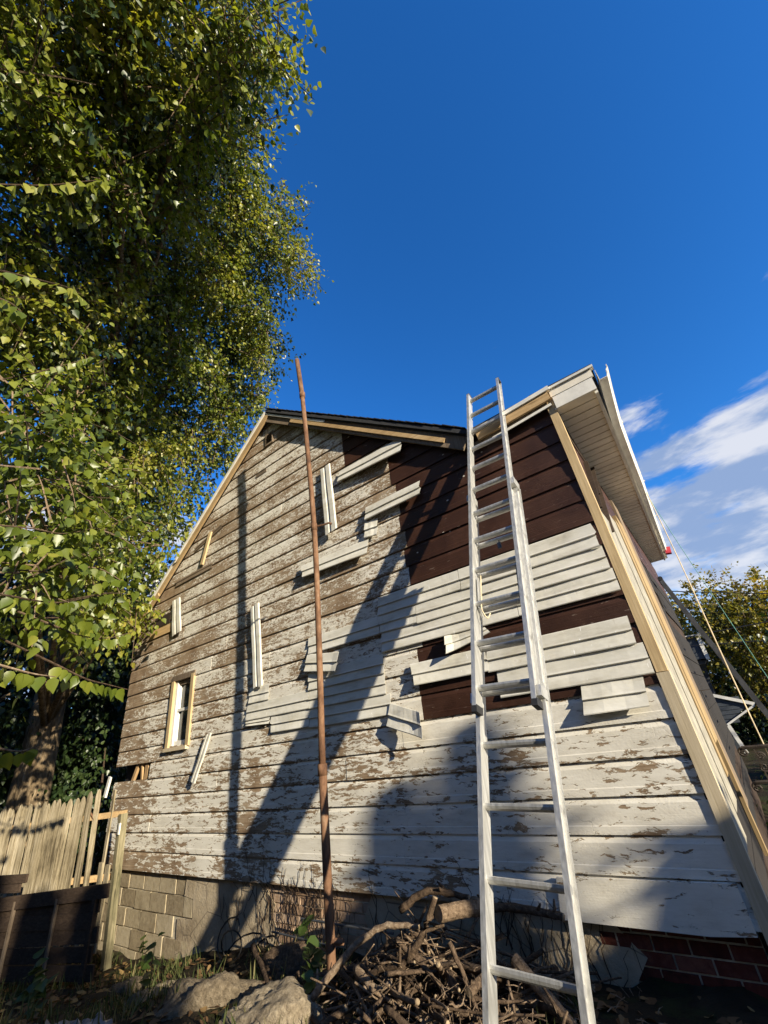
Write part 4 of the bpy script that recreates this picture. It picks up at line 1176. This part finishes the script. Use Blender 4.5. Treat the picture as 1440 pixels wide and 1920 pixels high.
# ------------------------------------------------------------------ picket fence
FA, FB = Vector((-7.72, -0.50, 0)), Vector((-10.6, -2.10, 0))
fd = (FB - FA).normalized()
fn = Vector((fd.y, -fd.x, 0))
if fn.dot(CAM - FA) < 0:
    fn = -fn
fence = thing('picket_fence', 'weathered pointed picket fence between the tree and the house', 'fence', (FA.x, FA.y, -0.5))
s = 0.02
k = 0
while s < 2.9:
    w = random.uniform(0.070, 0.088)
    top = 1.29 + random.uniform(-0.035, 0.03) + (0.10 if k in (0, 1) else 0.0)
    lean = random.uniform(-0.02, 0.02) + (0.04 if k < 2 else 0)
    gap = [0.060, 0.070, 0.025][k] if k < 3 else random.uniform(0.006, 0.016)
    zb = -0.35
    prof = [(0, zb), (w, zb), (w, top - 0.085), (w * 0.72, top - 0.02), (w * 0.5, top), (w * 0.28, top - 0.02), (0, top - 0.085)]
    d0 = random.uniform(-0.010, 0.010)
    v = []
    for dep in (0.0, -0.020):
        for a, z in prof:
            p = FA + fd * (s + a + lean * (z / 1.3)) + fn * (0.03 + dep + d0)
            v.append((p.x, p.y, z))
    n = len(prof)
    mesh('picket', v, [tuple(range(n)), tuple(range(2 * n - 1, n - 1, -1))] + [(i, i + n, (i + 1) % n + n, (i + 1) % n) for i in range(n)], 'weathered_picket', fence)
    s += w + gap
    k += 1
for z in (1.03, 0.33):
    a, b = FA + fd * -0.35 - fn * 0.015, FA + fd * 2.9 - fn * 0.015
    MB().beam((a.x, a.y, z), (b.x, b.y, z), 0.04, 0.07).build('rail', 'rake_lumber', fence)
gp = thing('fence_post', 'mossy square post at the corner of the cinder block foundation', 'post', (-7.36, -0.36, -0.5))
MB().beam((-7.30, -0.36, -0.55), (-7.415, -0.36, 1.03), 0.085, 0.09, (0, 1, 0)).build('shaft', 'mossy_post', gp)
MB().box(-7.37, -7.33, -0.425, -0.409, 0.80, 0.93).build('white_tag', 'white_trim', gp)
for i, (xa, ya, xb, yb, za, zb, w) in enumerate(((-7.62, -0.44, -7.62, -0.43, 0.2, 1.33, 0.065), (-7.52, -0.43, -7.50, -0.42, -0.4, 0.47, 0.11), (-7.60, -0.46, -7.62, -0.46, -0.4, 0.50, 0.10))):
    pk_ = MB().beam((xa, ya, za), (xb, yb, zb), w, 0.02, (0, 1, 0)).build('picket', 'weathered_picket', gp)
hook = tag(MB().tube(spline([(-7.98, -0.58, 1.09), (-7.90, -0.60, 1.09), (-7.82, -0.58, 1.03), (-7.78, -0.55, 0.93)], 5), 0.014, 6).build('bent_iron_rod', 'rusty_iron'),
           'bent rusty rod hooked over the picket fence', 'rod')

# old plank panel at the fence foot, colour darkened to stand for shade
pan = thing('plank_panel', 'old slatted wooden panel, dark colour standing for shade, propped at the fence foot', 'panel', (-7.4, -1.1, -0.4))
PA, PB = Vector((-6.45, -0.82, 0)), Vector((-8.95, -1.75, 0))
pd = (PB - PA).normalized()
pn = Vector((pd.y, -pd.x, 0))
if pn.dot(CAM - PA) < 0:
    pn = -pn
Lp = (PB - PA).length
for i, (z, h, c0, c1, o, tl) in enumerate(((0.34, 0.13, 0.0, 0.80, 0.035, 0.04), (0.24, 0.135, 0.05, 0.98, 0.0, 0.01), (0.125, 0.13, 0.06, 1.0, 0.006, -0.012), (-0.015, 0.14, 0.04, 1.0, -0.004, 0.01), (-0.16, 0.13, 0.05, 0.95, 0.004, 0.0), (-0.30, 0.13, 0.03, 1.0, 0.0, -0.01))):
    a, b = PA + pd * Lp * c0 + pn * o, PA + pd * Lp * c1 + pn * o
    MB().beam((a.x, a.y, z + tl), (b.x, b.y, z - tl), 0.025, h, (0, 0, 1)).build('plank', 'dark_old_shade_plank', pan)
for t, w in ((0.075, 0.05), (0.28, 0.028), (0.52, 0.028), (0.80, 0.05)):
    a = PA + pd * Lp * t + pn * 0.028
    MB().beam((a.x, a.y, -0.38), (a.x + 0.02, a.y, 0.34), w, 0.03, tuple(pn)).build('batten', 'old_grey_wood' if w < 0.04 else 'dark_old_shade_plank', pan)
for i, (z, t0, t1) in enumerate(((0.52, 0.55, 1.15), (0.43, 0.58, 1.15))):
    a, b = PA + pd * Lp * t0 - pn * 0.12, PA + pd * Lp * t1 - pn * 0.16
    MB().beam((a.x, a.y, z), (b.x, b.y, z + 0.02), 0.03, 0.085).build('plank', 'dark_old_shade_plank', pan)

# white strip behind the house corner
tag(MB().beam((-10.53, 0.95, 4.5), (-10.28, 0.95, 5.7), 0.16, 0.05, (0, 1, 0)).build('white_plank', 'white_trim'), 'white painted plank standing behind the left roof edge', 'plank')
tag(MB().beam((-8.78, -0.06, 1.22), (-8.70, -0.06, 1.50), 0.07, 0.03, (0, 1, 0)).build('downspout_end', 'white_trim'), 'short white end of downspout above the fence', 'downspout')


# ------------------------------------------------------------------ rocks
from mathutils import noise as mnoise
def rock(c, rx, ry, rz, label, seed, rot=0.0, name='rock', mat='field_stone'):
    rr = np.random.default_rng(seed)
    import bmesh
    bm = bmesh.new()
    bmesh.ops.create_icosphere(bm, subdivisions=5, radius=1.0)
    dirs = rr.normal(size=(18, 3))
    dirs /= np.linalg.norm(dirs, axis=1, keepdims=True)
    cut = 0.55 + 0.35 * rr.random(18)
    off = Vector(rr.random(3) * 40)
    for v in bm.verts:
        p = v.co.copy()
        k = 1.0
        for d, c_ in zip(dirs, cut):
            q = p.x * d[0] + p.y * d[1] + p.z * d[2]
            if q > c_:
                k = min(k, c_ / q)
        p *= k
        w = 0.20 * mnoise.fractal(p * 1.6 + off, 1.0, 2.0, 6) + 0.09 * abs(mnoise.noise(p * 6 + off)) + 0.06 * mnoise.noise(p * 15 + off)
        v.co = p * (1 + w)
    M = Matrix.Translation(c) @ Matrix.Rotation(rot, 4, 'Z') @ Matrix.Diagonal((rx, ry, rz, 1))
    bm.transform(M)
    me = bpy.data.meshes.new(name)
    bm.to_mesh(me)
    bm.free()
    me.materials.append(MATS[mat])
    me.polygons.foreach_set('use_smooth', np.ones(len(me.polygons), dtype=bool))
    o = bpy.data.objects.new(name, me)
    COL.objects.link(o)
    return tag(o, label, 'rock', 'rocks edging the bed')
rock((-4.02, -1.18, -0.17), 0.54, 0.30, 0.31, 'largest sunlit rock in the row by the foundation', 3, 0.5)
rock((-3.30, -1.16, -0.16), 0.46, 0.26, 0.32, 'sunlit rock nearest the stick pile', 5, 0.3)
rock((-4.95, -1.02, -0.32), 0.36, 0.25, 0.24, 'small shaded rock left of the sunlit rocks', 8, 0.8)
rock((-5.75, -0.80, -0.44), 0.30, 0.25, 0.16, 'low rock under the cinder block wall', 12, 0.2)
rock((-2.75, -1.32, -0.12), 0.22, 0.18, 0.14, 'little rock in front of the stick pile', 15, 1.0)
rock((-3.75, -0.45, -0.16), 0.42, 0.22, 0.22, 'brown boulder half hidden behind the sunlit rocks', 18, 0.1, mat='dead_bark')
# crumpled sheet of plastic
u = np.linspace(-1, 1, 14)
U, V_ = np.meshgrid(u, u)
bx = -4.70 + 0.26 * U + 0.06 * V_
by = -1.86 + 0.24 * V_
bz = gz(bx, by) + 0.05 * np.exp(-1.5 * (U ** 2 + V_ ** 2)) + 0.02 + rng.normal(0, 0.022, U.shape)
ii = np.arange(14 * 14).reshape(14, 14)
FF = np.stack([ii[:-1, :-1], ii[:-1, 1:], ii[1:, 1:], ii[1:, :-1]], -1).reshape(-1, 4)
o = mesh('plastic_sheet', np.stack([bx, by, bz], -1).reshape(-1, 3), FF, 'plastic_bag')
so = o.modifiers.new('thickness', 'SOLIDIFY')
so.thickness = 0.003
tag(o, 'crumpled grey plastic sheet on the ground in front of the rocks', 'sheet')

# ------------------------------------------------------------------ pile of cut branches
def branch(pts, r0, r1, label=None, log=False):
    sp = spline(pts, 6)
    if not log:
        sp = [q + Vector((random.uniform(-1, 1), random.uniform(-1, 1), random.uniform(-1, 1))) * r0 * 0.22 for q in sp]
    mb = MB()
    n = 10 if log else 7
    mb.tube(sp, [r0 + (r1 - r0) * i / (len(sp) - 1) * (1 + random.uniform(-.12, .12)) for i in range(len(sp))], n + 3 * log, jit=0.05 if log else 0.16)
    n += 3 * log
    # a stub of a side twig
    if not log and r0 > 0.012:
        for _ in range(random.randint(1, 3)):
            k = random.randint(1, len(sp) - 2)
            d = Vector((random.uniform(-1, 1), random.uniform(-1, 1), random.uniform(-.3, 1))).normalized()
            L = random.uniform(0.04, 0.16)
            mb.tube([sp[k], sp[k] + d * L * 0.5, sp[k] + d * L + Vector((0, 0, random.uniform(-.03, .03)))], [r0 * 0.6, r0 * 0.45, r0 * 0.25], 5)
    nm = 'log' if log else 'cut_branch'
    fm = [0] * len(mb.f)
    main = (len(sp) - 1) * n
    fm[main] = fm[main + 1] = 1
    o = mesh(nm, mb.v, mb.f, 'dead_bark', None, not log, mats=['sawn_end'], fmat=fm)
    return tag(o, label or ('short sawn log lying in the stick pile' if log else 'crooked dead branch in the stick pile under the ladder'), 'log' if log else 'branch',
               'logs in the stick pile' if log else 'branches in the stick pile')
def pile_z(x, y):
    a = math.exp(-(((x + 2.28) / 0.85) ** 2 + ((y + 0.58) / 0.50) ** 2))
    return float(gz(x, y)) + 0.42 * a
# those one can make out
branch([(-3.02, -0.98, 0.03), (-2.78, -0.86, 0.24), (-2.52, -0.76, 0.37), (-2.25, -0.70, 0.38)], 0.026, 0.016, 'long arched branch sweeping from the pole over the stick pile')
branch([(-2.42, -0.80, 0.16), (-2.20, -0.76, 0.34), (-2.06, -0.72, 0.55)], 0.027, 0.019, 'straight pale branch pointing up out of the stick pile')
branch([(-1.93, -0.36, 0.40), (-2.00, -0.52, 0.43), (-2.07, -0.70, 0.455)], 0.047, 0.045, 'round sawn log standing at the top of the stick pile', True)
branch([(-2.75, -0.80, 0.15), (-2.55, -0.86, 0.10), (-2.42, -0.84, 0.12)], 0.028, 0.022, 'curved stub of branch in the middle of the stick pile')
branch([(-2.35, -1.00, 0.10), (-2.05, -1.04, 0.02), (-1.78, -1.02, -0.02)], 0.018, 0.032, 'mossy branch sloping down in front of the stick pile')
branch([(-1.95, -0.80, 0.36), (-1.84, -0.82, 0.16), (-1.78, -0.86, 0.0)], 0.016, 0.012, 'thin upright branch beside the left ladder rail')
branch([(-2.50, -0.55, 0.40), (-2.3, -0.45, 0.49), (-2.0, -0.38, 0.45)], 0.026, 0.02, 'thick reddish branch along the back of the stick pile')
branch([(-1.98, -0.28, 0.37), (-1.60, -0.26, 0.38), (-1.38, -0.27, 0.36)], 0.026, 0.022, 'reddish branch stub behind the ladder at the wall')
branch([(-1.62, -0.62, 0.26), (-1.42, -0.66, 0.12), (-1.22, -0.72, -0.02)], 0.034, 0.030, 'thick grey log sloping under the ladder', True)
branch([(-4.15, -0.60, 0.06), (-3.75, -0.78, -0.02), (-3.45, -0.92, -0.08)], 0.022, 0.018, 'lone branch lying left of the pole')
for i in range(150):
    x = random.gauss(-2.28, 0.36)
    y = random.gauss(-0.66, 0.24)
    y = min(y, -0.20)
    ztop = pile_z(x, y)
    z = float(gz(x, y)) + (ztop - float(gz(x, y))) * random.random() ** 0.6
    L = random.uniform(0.18, 0.75)
    ang = random.uniform(-0.9, 0.9) if random.random() < 0.75 else random.uniform(-1.6, 1.6)
    d = Vector((math.cos(ang), math.sin(ang) * 0.7, random.gauss(0.05, 0.35))).normalized()
    r = random.choice((0.004, 0.005, 0.007, 0.008, 0.010, 0.013, 0.017, 0.022)) * random.uniform(0.8, 1.15)
    c = Vector((x, y, max(z, float(gz(x, y)) + r)))
    kk = Vector((random.uniform(-1, 1), random.uniform(-1, 1), random.uniform(-.6, 1))) * 0.035 * L
    a, b = c - d * L / 2, c + d * L / 2
    a.y, b.y = min(a.y, -0.06), min(b.y, -0.06)
    zone = 'left flank' if x < -2.6 else ('right flank' if x > -1.95 else 'middle')
    level = 'front foot' if y < -0.85 else ('top' if z > 0.22 else 'inside')
    thick = 'hair thin' if r < 0.006 else ('thin' if r < 0.010 else ('finger thick' if r < 0.015 else 'stout'))
    branch([a, c + kk, b], r, r * random.uniform(0.5, 0.85), '%s dead branch in the stick pile, %s, %s' % (thick, zone, level))
for i in range(16):
    x = random.gauss(-2.15, 0.42)
    y = random.gauss(-0.72, 0.22)
    y = min(y, -0.3)
    z = float(gz(x, y)) + (pile_z(x, y) - float(gz(x, y))) * random.random() * 0.85
    L = random.uniform(0.12, 0.30)
    ang = random.uniform(0, 6.28)
    d = Vector((math.cos(ang), math.sin(ang), random.uniform(-.3, .4))).normalized()
    r = random.uniform(0.016, 0.034)
    c = Vector((x, y, max(z, float(gz(x, y)) + r)))
    branch([c - d * L / 2, c + Vector((0, 0, 0.01)), c + d * L / 2], r, r * random.uniform(0.9, 1.05), '%s sawn log in the stick pile, %s, %s' % ('thin' if r < 0.022 else ('medium' if r < 0.028 else 'thick'), 'left flank' if x < -2.45 else ('right flank' if x > -1.9 else 'middle'), 'front' if y < -0.8 else 'back'), True)

for i in range(9):
    x, y = random.uniform(-1.75, -1.05), random.uniform(-1.05, -0.35)
    z = float(gz(x, y)) + random.uniform(0.01, 0.13)
    L = random.uniform(0.25, 0.8)
    ang = random.uniform(-0.7, 0.5)
    d = Vector((math.cos(ang), math.sin(ang), random.uniform(-.25, .1)))
    r = random.choice((0.006, 0.010, 0.016, 0.022))
    c = Vector((x, y, z))
    branch([c - d * L / 2, c + Vector((0, 0, random.uniform(-.03, .05))), c + d * L / 2], r, r * 0.7, 'crooked dead branch on the ground right of the stick pile')
mb = MB()
for i in range(700):
    x, y = random.gauss(-2.15, 0.6), min(-0.12, random.gauss(-0.72, 0.3))
    z = float(gz(x, y)) + (pile_z(x, y) - float(gz(x, y))) * random.random() + 0.01
    d = Vector((random.uniform(-1, 1), random.uniform(-1, 1), random.uniform(-.5, .7))).normalized() * random.uniform(0.04, 0.16)
    c = Vector((x, y, z))
    mb.tube([c - d / 2, c + Vector((random.uniform(-1, 1), random.uniform(-1, 1), 1)) * 0.008, c + d / 2], [0.003, 0.0025, 0.001], 3, caps=False)
tag(mb.build('twig_litter', 'dead_bark'), 'fine dry twigs filling the stick pile', 'twigs', kind='stuff')

# dead vines clinging to the foot of the wall, and loose cable
mb = MB()
for i in range(120):
    x = random.choice((random.gauss(-4.15, 0.5), random.gauss(-4.5, 0.35), random.gauss(-1.75, 0.28)))
    x = min(max(x, -5.6), -1.1)
    p = Vector((x, 0.012, random.uniform(-0.3, 0.15)))
    pts = [p.copy()]
    dx = random.uniform(-.5, .5)
    for k in range(random.randint(4, 8)):
        p = p + Vector((dx * 0.05 + random.uniform(-0.035, 0.035), 0, random.uniform(0.03, 0.085)))
        y = -0.030 if p.z > 0.28 else 0.020
        pts.append(Vector((p.x, y + random.uniform(-0.008, 0.004), p.z)))
    mb.tube(pts, list(np.linspace(0.004, 0.0015, len(pts))), 4, caps=False)
tag(mb.build('dead_vines', 'dead_bark'), 'dry brown vine stems clinging to the foot of the wall', 'vines', kind='stuff')
cb = [(-5.2 + 0.28 * math.cos(t * 1.9) + 0.06 * t, -0.20 + 0.10 * math.sin(t * 1.3), -0.12 + 0.16 * math.sin(t * 1.9 + 0.4) - 0.01 * t) for t in np.linspace(0, 13, 60)]
tag(MB().tube(cb, 0.008, 5).build('cable', 'wire_black'), 'tangle of black cable against the parged foundation', 'cable')
for nm, lab, a, b, r in (('iron_bar', 'thin grey iron bar lying along the foundation, upper one', (-4.05, -0.12, 0.10), (-2.9, -0.16, 0.11), 0.010), ('iron_bar', 'thin dark iron bar lying along the foundation, lower one', (-4.5, -0.10, -0.04), (-3.55, -0.14, -0.05), 0.009)):
    tag(MB().tube([a, b], r, 6).build(nm, 'dark_steel'), lab, 'bar', 'bars along the foundation')

# ------------------------------------------------------------------ weeds, grass, litter
def weed(name, label, base, h, n, size, mat='weed_leaf', lean=(0, 0)):
    w = thing(name, label, 'plant', base, 'weeds at the foot of the wall')
    st = spline([base, (base[0] + lean[0] * .5, base[1] + lean[1] * .5, base[2] + h * .6), (base[0] + lean[0], base[1] + lean[1], base[2] + h)], 5)
    MB().tube(st, list(np.linspace(0.006, 0.002, len(st))), 5).build('stem', 'weed_leaf', w)
    P = np.array([st[min(len(st) - 1, int((k + 1) / n * (len(st) - 1)))] for k in range(n)]) + rng.normal(0, 0.015, (n, 3))
    ang = rng.random(n) * 6.28
    T = np.stack([np.cos(ang), np.sin(ang), rng.uniform(-0.5, 0.6, n)], 1)
    N = np.stack([np.zeros(n), np.full(n, -0.4), np.ones(n)], 1) + rng.normal(0, 0.3, (n, 3))
    V, Fc = leaf_cloud(P, T, N, size * (0.6 + 0.6 * rng.random(n)))
    mesh('leaves', V, Fc, mat, w, var=np.repeat(rng.random(n), len(LEAF_F)))
weed('weed_plant', 'broad leaved green weed left of the rusty pole', (-3.72, -0.35, -0.15), 0.34, 16, 0.12)
weed('weed_plant', 'low green weed at the foot of the rusty pole', (-3.30, -0.72, -0.12), 0.28, 18, 0.13)
weed('weed_plant', 'small green weed between the pole and the stick pile', (-3.05, -0.95, -0.1), 0.22, 14, 0.11)
weed('weed_plant', 'thin vine with a yellow leaf in front of the sunlit rocks', (-4.72, -1.20, -0.2), 0.42, 10, 0.09, lean=(-.05, .04))
weed('weed_plant', 'green sprig at the bottom below the ladder', (-1.62, -0.98, -0.05), 0.16, 8, 0.08)
weed('weed_plant', 'green weed under the cinder blocks', (-6.2, -0.5, -0.45), 0.30, 16, 0.11)
weed('weed_plant', 'green weed at the left corner of the ground', (-6.3, -1.5, -0.3), 0.32, 20, 0.12)
weed('weed_plant', 'leafy weed in the shade at bottom left', (-5.6, -1.7, -0.2), 0.26, 18, 0.11)

def scatter(n, xr, yr, sel=None):
    x = rng.uniform(*xr, n)
    y = rng.uniform(*yr, n)
    return x, y
n = 9000
x, y = scatter(n, (-9.5, -0.4), (-2.6, -0.12))
clump = np.sin(3.1 * x + 1.0) * np.sin(2.7 * y + 2.0) + 0.6 * np.sin(7.7 * x) * np.sin(6.1 * y)
k = (clump > -0.1) & ~((np.abs(x + 2.25) < 0.8) & (np.abs(y + 0.6) < 0.5))
x, y = x[k], y[k]
P = np.stack([x, y, gz(x, y)], 1)
n = len(P)
T = np.stack([rng.normal(0, 0.35, n), rng.normal(0, 0.35, n), np.ones(n)], 1)
N = rng.normal(size=(n, 3))
LEAF_SAVE = LEAF_V.copy()
LEAF_V[:] = np.array([(0, 0, 0), (-0.03, 0.1, 0), (-0.035, 0.3, 0), (-0.02, 0.7, 0.08), (0.02, 1.0, 0.18), (0.03, 0.7, 0.08), (0.035, 0.3, 0.0), (0.03, 0.1, 0), (0, 0.5, 0.03)])
V, Fc = leaf_cloud(P, T, N, 0.06 + 0.12 * rng.random(n) ** 2)
tag(mesh('grass', V, Fc, 'grass_blade', var=np.repeat(rng.random(n), len(LEAF_F))), 'sparse grass and stubble over the dark soil', 'grass', kind='stuff')
LEAF_V[:] = LEAF_SAVE
n = 2600
x, y = scatter(n, (-9.0, -0.4), (-2.6, -0.12))
P = np.stack([x, y, gz(x, y) + 0.012], 1)
T = np.stack([rng.normal(0, 1, n), rng.normal(0, 1, n), rng.normal(0, 0.2, n)], 1)
N = np.stack([rng.normal(0, .35, n), rng.normal(0, .35, n), np.ones(n)], 1)
V, Fc = leaf_cloud(P, T, N, 0.035 + 0.055 * rng.random(n))
tag(mesh('fallen_leaves', V, Fc, 'leaf_litter', var=np.repeat(rng.random(n) ** 1.4, len(LEAF_F))), 'dry fallen leaves and chips scattered on the soil', 'leaves', kind='stuff')

# ------------------------------------------------------------------ right edge: railing, second ladder, ropes, wires, neighbours
def volute(mb, c, r, turns, w, plane_x=(1, 0, 0), plane_z=(0, 0, 1), start=math.pi / 2, sgn=1):
    ax, az = Vector(plane_x), Vector(plane_z)
    pts = []
    for k in range(int(turns * 14) + 1):
        a = start + sgn * k / 14 * 2 * math.pi
        rr = r * (1 - 0.78 * k / (turns * 14))
        pts.append(Vector(c) + ax * math.cos(a) * rr + az * math.sin(a) * rr)
    mb.tube(pts, w, 5)
rl = thing('iron_railing', 'scrolled wrought iron stair railing at the right edge', 'railing', (0.3, 1.5, -0.3))
for (xa, xb, z, y) in ((-0.065, 1.3, 1.055, 1.5), (-0.075, 1.2, 0.815, 1.35)):
    h = MB()
    h.tube([(xa, y, z), (xb, y, z)], 0.016, 6)
    volute(h, (xa, y, z - 0.035), 0.035, 1.4, 0.011, start=math.pi / 2, sgn=1)
    h.build('handrail', 'iron', rl)
for i, (xc, zc_, rr, sg) in enumerate(((0.045, 0.985, 0.030, 1), (0.03, 0.90, 0.035, -1), (0.14, 0.97, 0.035, -1), (0.15, 0.89, 0.035, 1), (0.27, 0.98, 0.035, 1), (0.28, 0.90, 0.035, -1))):
    h = MB()
    volute(h, (xc, 1.5, zc_), rr, 1.6, 0.0085, sgn=sg, start=0.5 * i)
    h.build('scroll', 'iron', rl)
for k in range(8):
    xk = 0.02 + k * 0.13
    MB().beam((xk, 1.5, -0.3), (xk, 1.5, 1.05), 0.013, 0.013, (0, 1, 0)).build('baluster', 'iron', rl)
    MB().beam((xk + 0.03, 1.35, -0.3), (xk + 0.03, 1.35, 0.81), 0.013, 0.013, (0, 1, 0)).build('baluster', 'iron', rl)

sh = thing('shrub', 'made-up dark shrub standing in for shade behind the iron railing', 'shrub', (0.7, 4.6, -0.3))
foliage('foliage', blob_lobes((0.75, 4.8), 0.45, 0.6, -0.1, 0.75, 12, 0.28, 0.42), 1100, 0.07, 'dark_leaf', sh)  # dark foliage added where only shade lies behind the railing
MB().tube([(0.7, 4.6, -0.4), (0.72, 4.7, 0.5)], [0.03, 0.01], 6).build('stem', 'dead_bark', sh)
MB_bounce = MB().box(1.7, 7.5, -1.5, 13.0, -0.6, 0.03)  # unseen slab added to bounce sunlight up to the soffit
tag(MB_bounce.build('bounce_slab', 'bounce_concrete'), kind='structure')

l2 = thing('second_ladder', 'dark ladder leaning on the side wall at the right edge', 'ladder', (0.62, 4.0, -0.2))
ta, tb = Vector((-0.125, 4.0, 3.12)), Vector((0.66, 4.0, -0.2))
for dy in (-0.19, 0.19):
    MB().beam(ta + Vector((0, dy, 0)), tb + Vector((0, dy, 0)), 0.025, 0.055, (1, 0, 0.2)).build('rail', 'dark_steel', l2)
for k in range(1, 11):
    p = ta.lerp(tb, k / 11)
    MB().tube([p + Vector((0, -0.2, 0)), p + Vector((0, 0.2, 0))], 0.014, 7).build('rung', 'dark_steel', l2)
MB().tube([ta + Vector((0, -0.21, 0.02)), ta + Vector((0, 0.21, 0.02))], 0.035, 8).build('wall_pad', 'black_rubber', l2)

rp = spline([(0.20, 3.0, 4.28), (0.17, 2.3, 3.0), (0.12, 1.75, 1.7), (0.10, 1.5, 0.93)], 6)
tag(MB().tube(rp, 0.0055, 6).build('rope', 'cord_cream'), 'cream rope hanging from the gutter down to the railing', 'rope')
rp = spline([(0.21, 3.4, 4.28), (0.30, 3.2, 3.2), (0.48, 3.0, 1.4)], 6)
tag(MB().tube(rp, 0.004, 5).build('cord', 'cord_green'), 'thin green cord hanging beside the cream rope', 'cord')
for lab, a, b in (('uppermost dark overhead wire at the right', (-2.0, 12.0, 5.0), (7.0, 12.0, 2.3)), ('middle dark overhead wire at the right', (-0.4, 12.0, 3.0), (7.0, 12.0, 3.2)), ('lowest dark overhead wire at the right', (-0.6, 12.0, 2.78), (7.0, 12.0, 2.1))):
    tag(MB().tube(spline([a, ((a[0] + b[0]) / 2, 12.0, (a[2] + b[2]) / 2 - 0.1), b], 5), 0.014, 5).build('overhead_wire', 'wire_black'), lab, 'wire', 'overhead wires')
rg = MB()
rg.beam((0.17, 6.3, 4.10), (0.19, 6.34, 4.24), 0.10, 0.07, (0, 1, 0))
tag(rg.build('red_rag', 'red_rag'), 'red rag hanging at the far end of the gutter', 'rag')

nb = thing('neighbour_house', 'dark blue house with white gable trim beyond the railing', 'house', (0.1, 14.5, -0.6))
prism('wall', [(-3.0, -0.6), (-0.25, -0.6), (-0.25, 2.35), (-3.0, 2.35)], 14.6, 18.0, 'neighbour_siding', nb)
gb = prism('porch_gable', [(-0.9, 0.40), (0.50, 0.97), (-0.30, 1.30), (-1.7, 0.9)], 14.05, 14.6, 'neighbour_siding', nb)
for k in range(6):
    z = 0.55 + k * 0.12
    MB().box(-0.85 + k * 0.10, 0.05 + k * 0.05, 14.035, 14.049, z, z + 0.1).build('clapboard', 'neighbour_siding', gb)
MB().beam((-0.32, 14.0, 1.36), (0.60, 14.0, 0.99), 0.05, 0.09).build('rake_trim', 'white_trim', nb)
MB().beam((-0.30, 14.0, 0.52), (0.56, 14.0, 0.95), 0.05, 0.05).build('eave_trim', 'white_trim', nb)
MB().beam((-0.28, 14.0, 0.50), (-0.10, 14.0, -0.5), 0.10, 0.08, (0, 1, 0)).build('downspout', 'white_trim', nb)
prism('roof', [(-2.5, 2.3), (-0.15, 2.3), (-0.05, 2.42), (-2.5, 2.55)], 14.2, 18.2, 'slate_roof', nb)
prism('lower_roof', [(-1.5, 1.35), (-0.28, 1.36), (-0.14, 2.30), (-1.5, 2.3)], 14.4, 14.6, 'slate_roof', nb)
prism('dormer', [(-1.6, 2.45), (-0.06, 2.45), (-0.06, 3.12), (-1.6, 3.2)], 14.1, 16.0, 'neighbour_siding', nb)
MB().box(-0.06, 0.05, 14.05, 14.2, 2.42, 3.14).build('corner_trim', 'white_trim', nb)
MB().beam((-1.6, 14.05, 3.26), (0.10, 14.05, 3.18), 0.12, 0.05).build('eave_trim', 'white_trim', nb)

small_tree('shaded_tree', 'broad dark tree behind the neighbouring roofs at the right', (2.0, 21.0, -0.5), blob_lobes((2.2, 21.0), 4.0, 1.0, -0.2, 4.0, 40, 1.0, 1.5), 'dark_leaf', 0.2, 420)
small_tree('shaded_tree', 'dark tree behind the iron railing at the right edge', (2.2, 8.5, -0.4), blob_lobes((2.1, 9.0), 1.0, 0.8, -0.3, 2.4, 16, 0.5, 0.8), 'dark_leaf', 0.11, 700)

# made-up unseen houses behind the photographer, added to block low sky light
def blocker_house(label, x0, x1, y0, y1, eave, ridge, wm):
    h = thing('blocker_house', label, 'house', ((x0 + x1) / 2, (y0 + y1) / 2, -0.3))
    MB().box(x0, x1, y1, y0, -0.4, eave).build('wall', wm, h)
    ym = (y0 + y1) / 2
    v = [(x0 - .4, y0 + .5, eave - .15), (x1 + .4, y0 + .5, eave - .15), (x1 + .4, ym, ridge), (x0 - .4, ym, ridge), (x0 - .4, y1 - .5, eave - .15), (x1 + .4, y1 - .5, eave - .15)]
    mesh('roof', v, [(0, 1, 2, 3), (3, 2, 5, 4), (0, 3, 4), (1, 5, 2), (0, 4, 5, 1)], 'slate_roof', h)
    nx = int((x1 - x0) / 2.2)
    for k in range(nx):
        for zz in (0.9, 3.7, 6.2):
            if zz + 1.4 < eave:
                xc = x0 + (k + 0.5) * (x1 - x0) / nx
                w = MB().box(xc - 0.45, xc + 0.45, y0 - 0.02, y0 + 0.03, zz, zz + 1.4).build('window', 'glass_dark', h)
                MB().box(xc - 0.52, xc + 0.52, y0 + 0.001, y0 + 0.06, zz - 0.09, zz - 0.002).build('sill', 'white_trim', w)
blocker_house('unseen pale house added behind the photographer to block low sky', -17.0, 4.0, -9.2, -17.0, 6.6, 9.6, 'bounce_stucco')
blocker_house('second unseen pale house added to block low sky, further right', 6.5, 19.0, -12.5, -20.0, 6.6, 9.6, 'bounce_stucco')

bpy.context.view_layer.update()
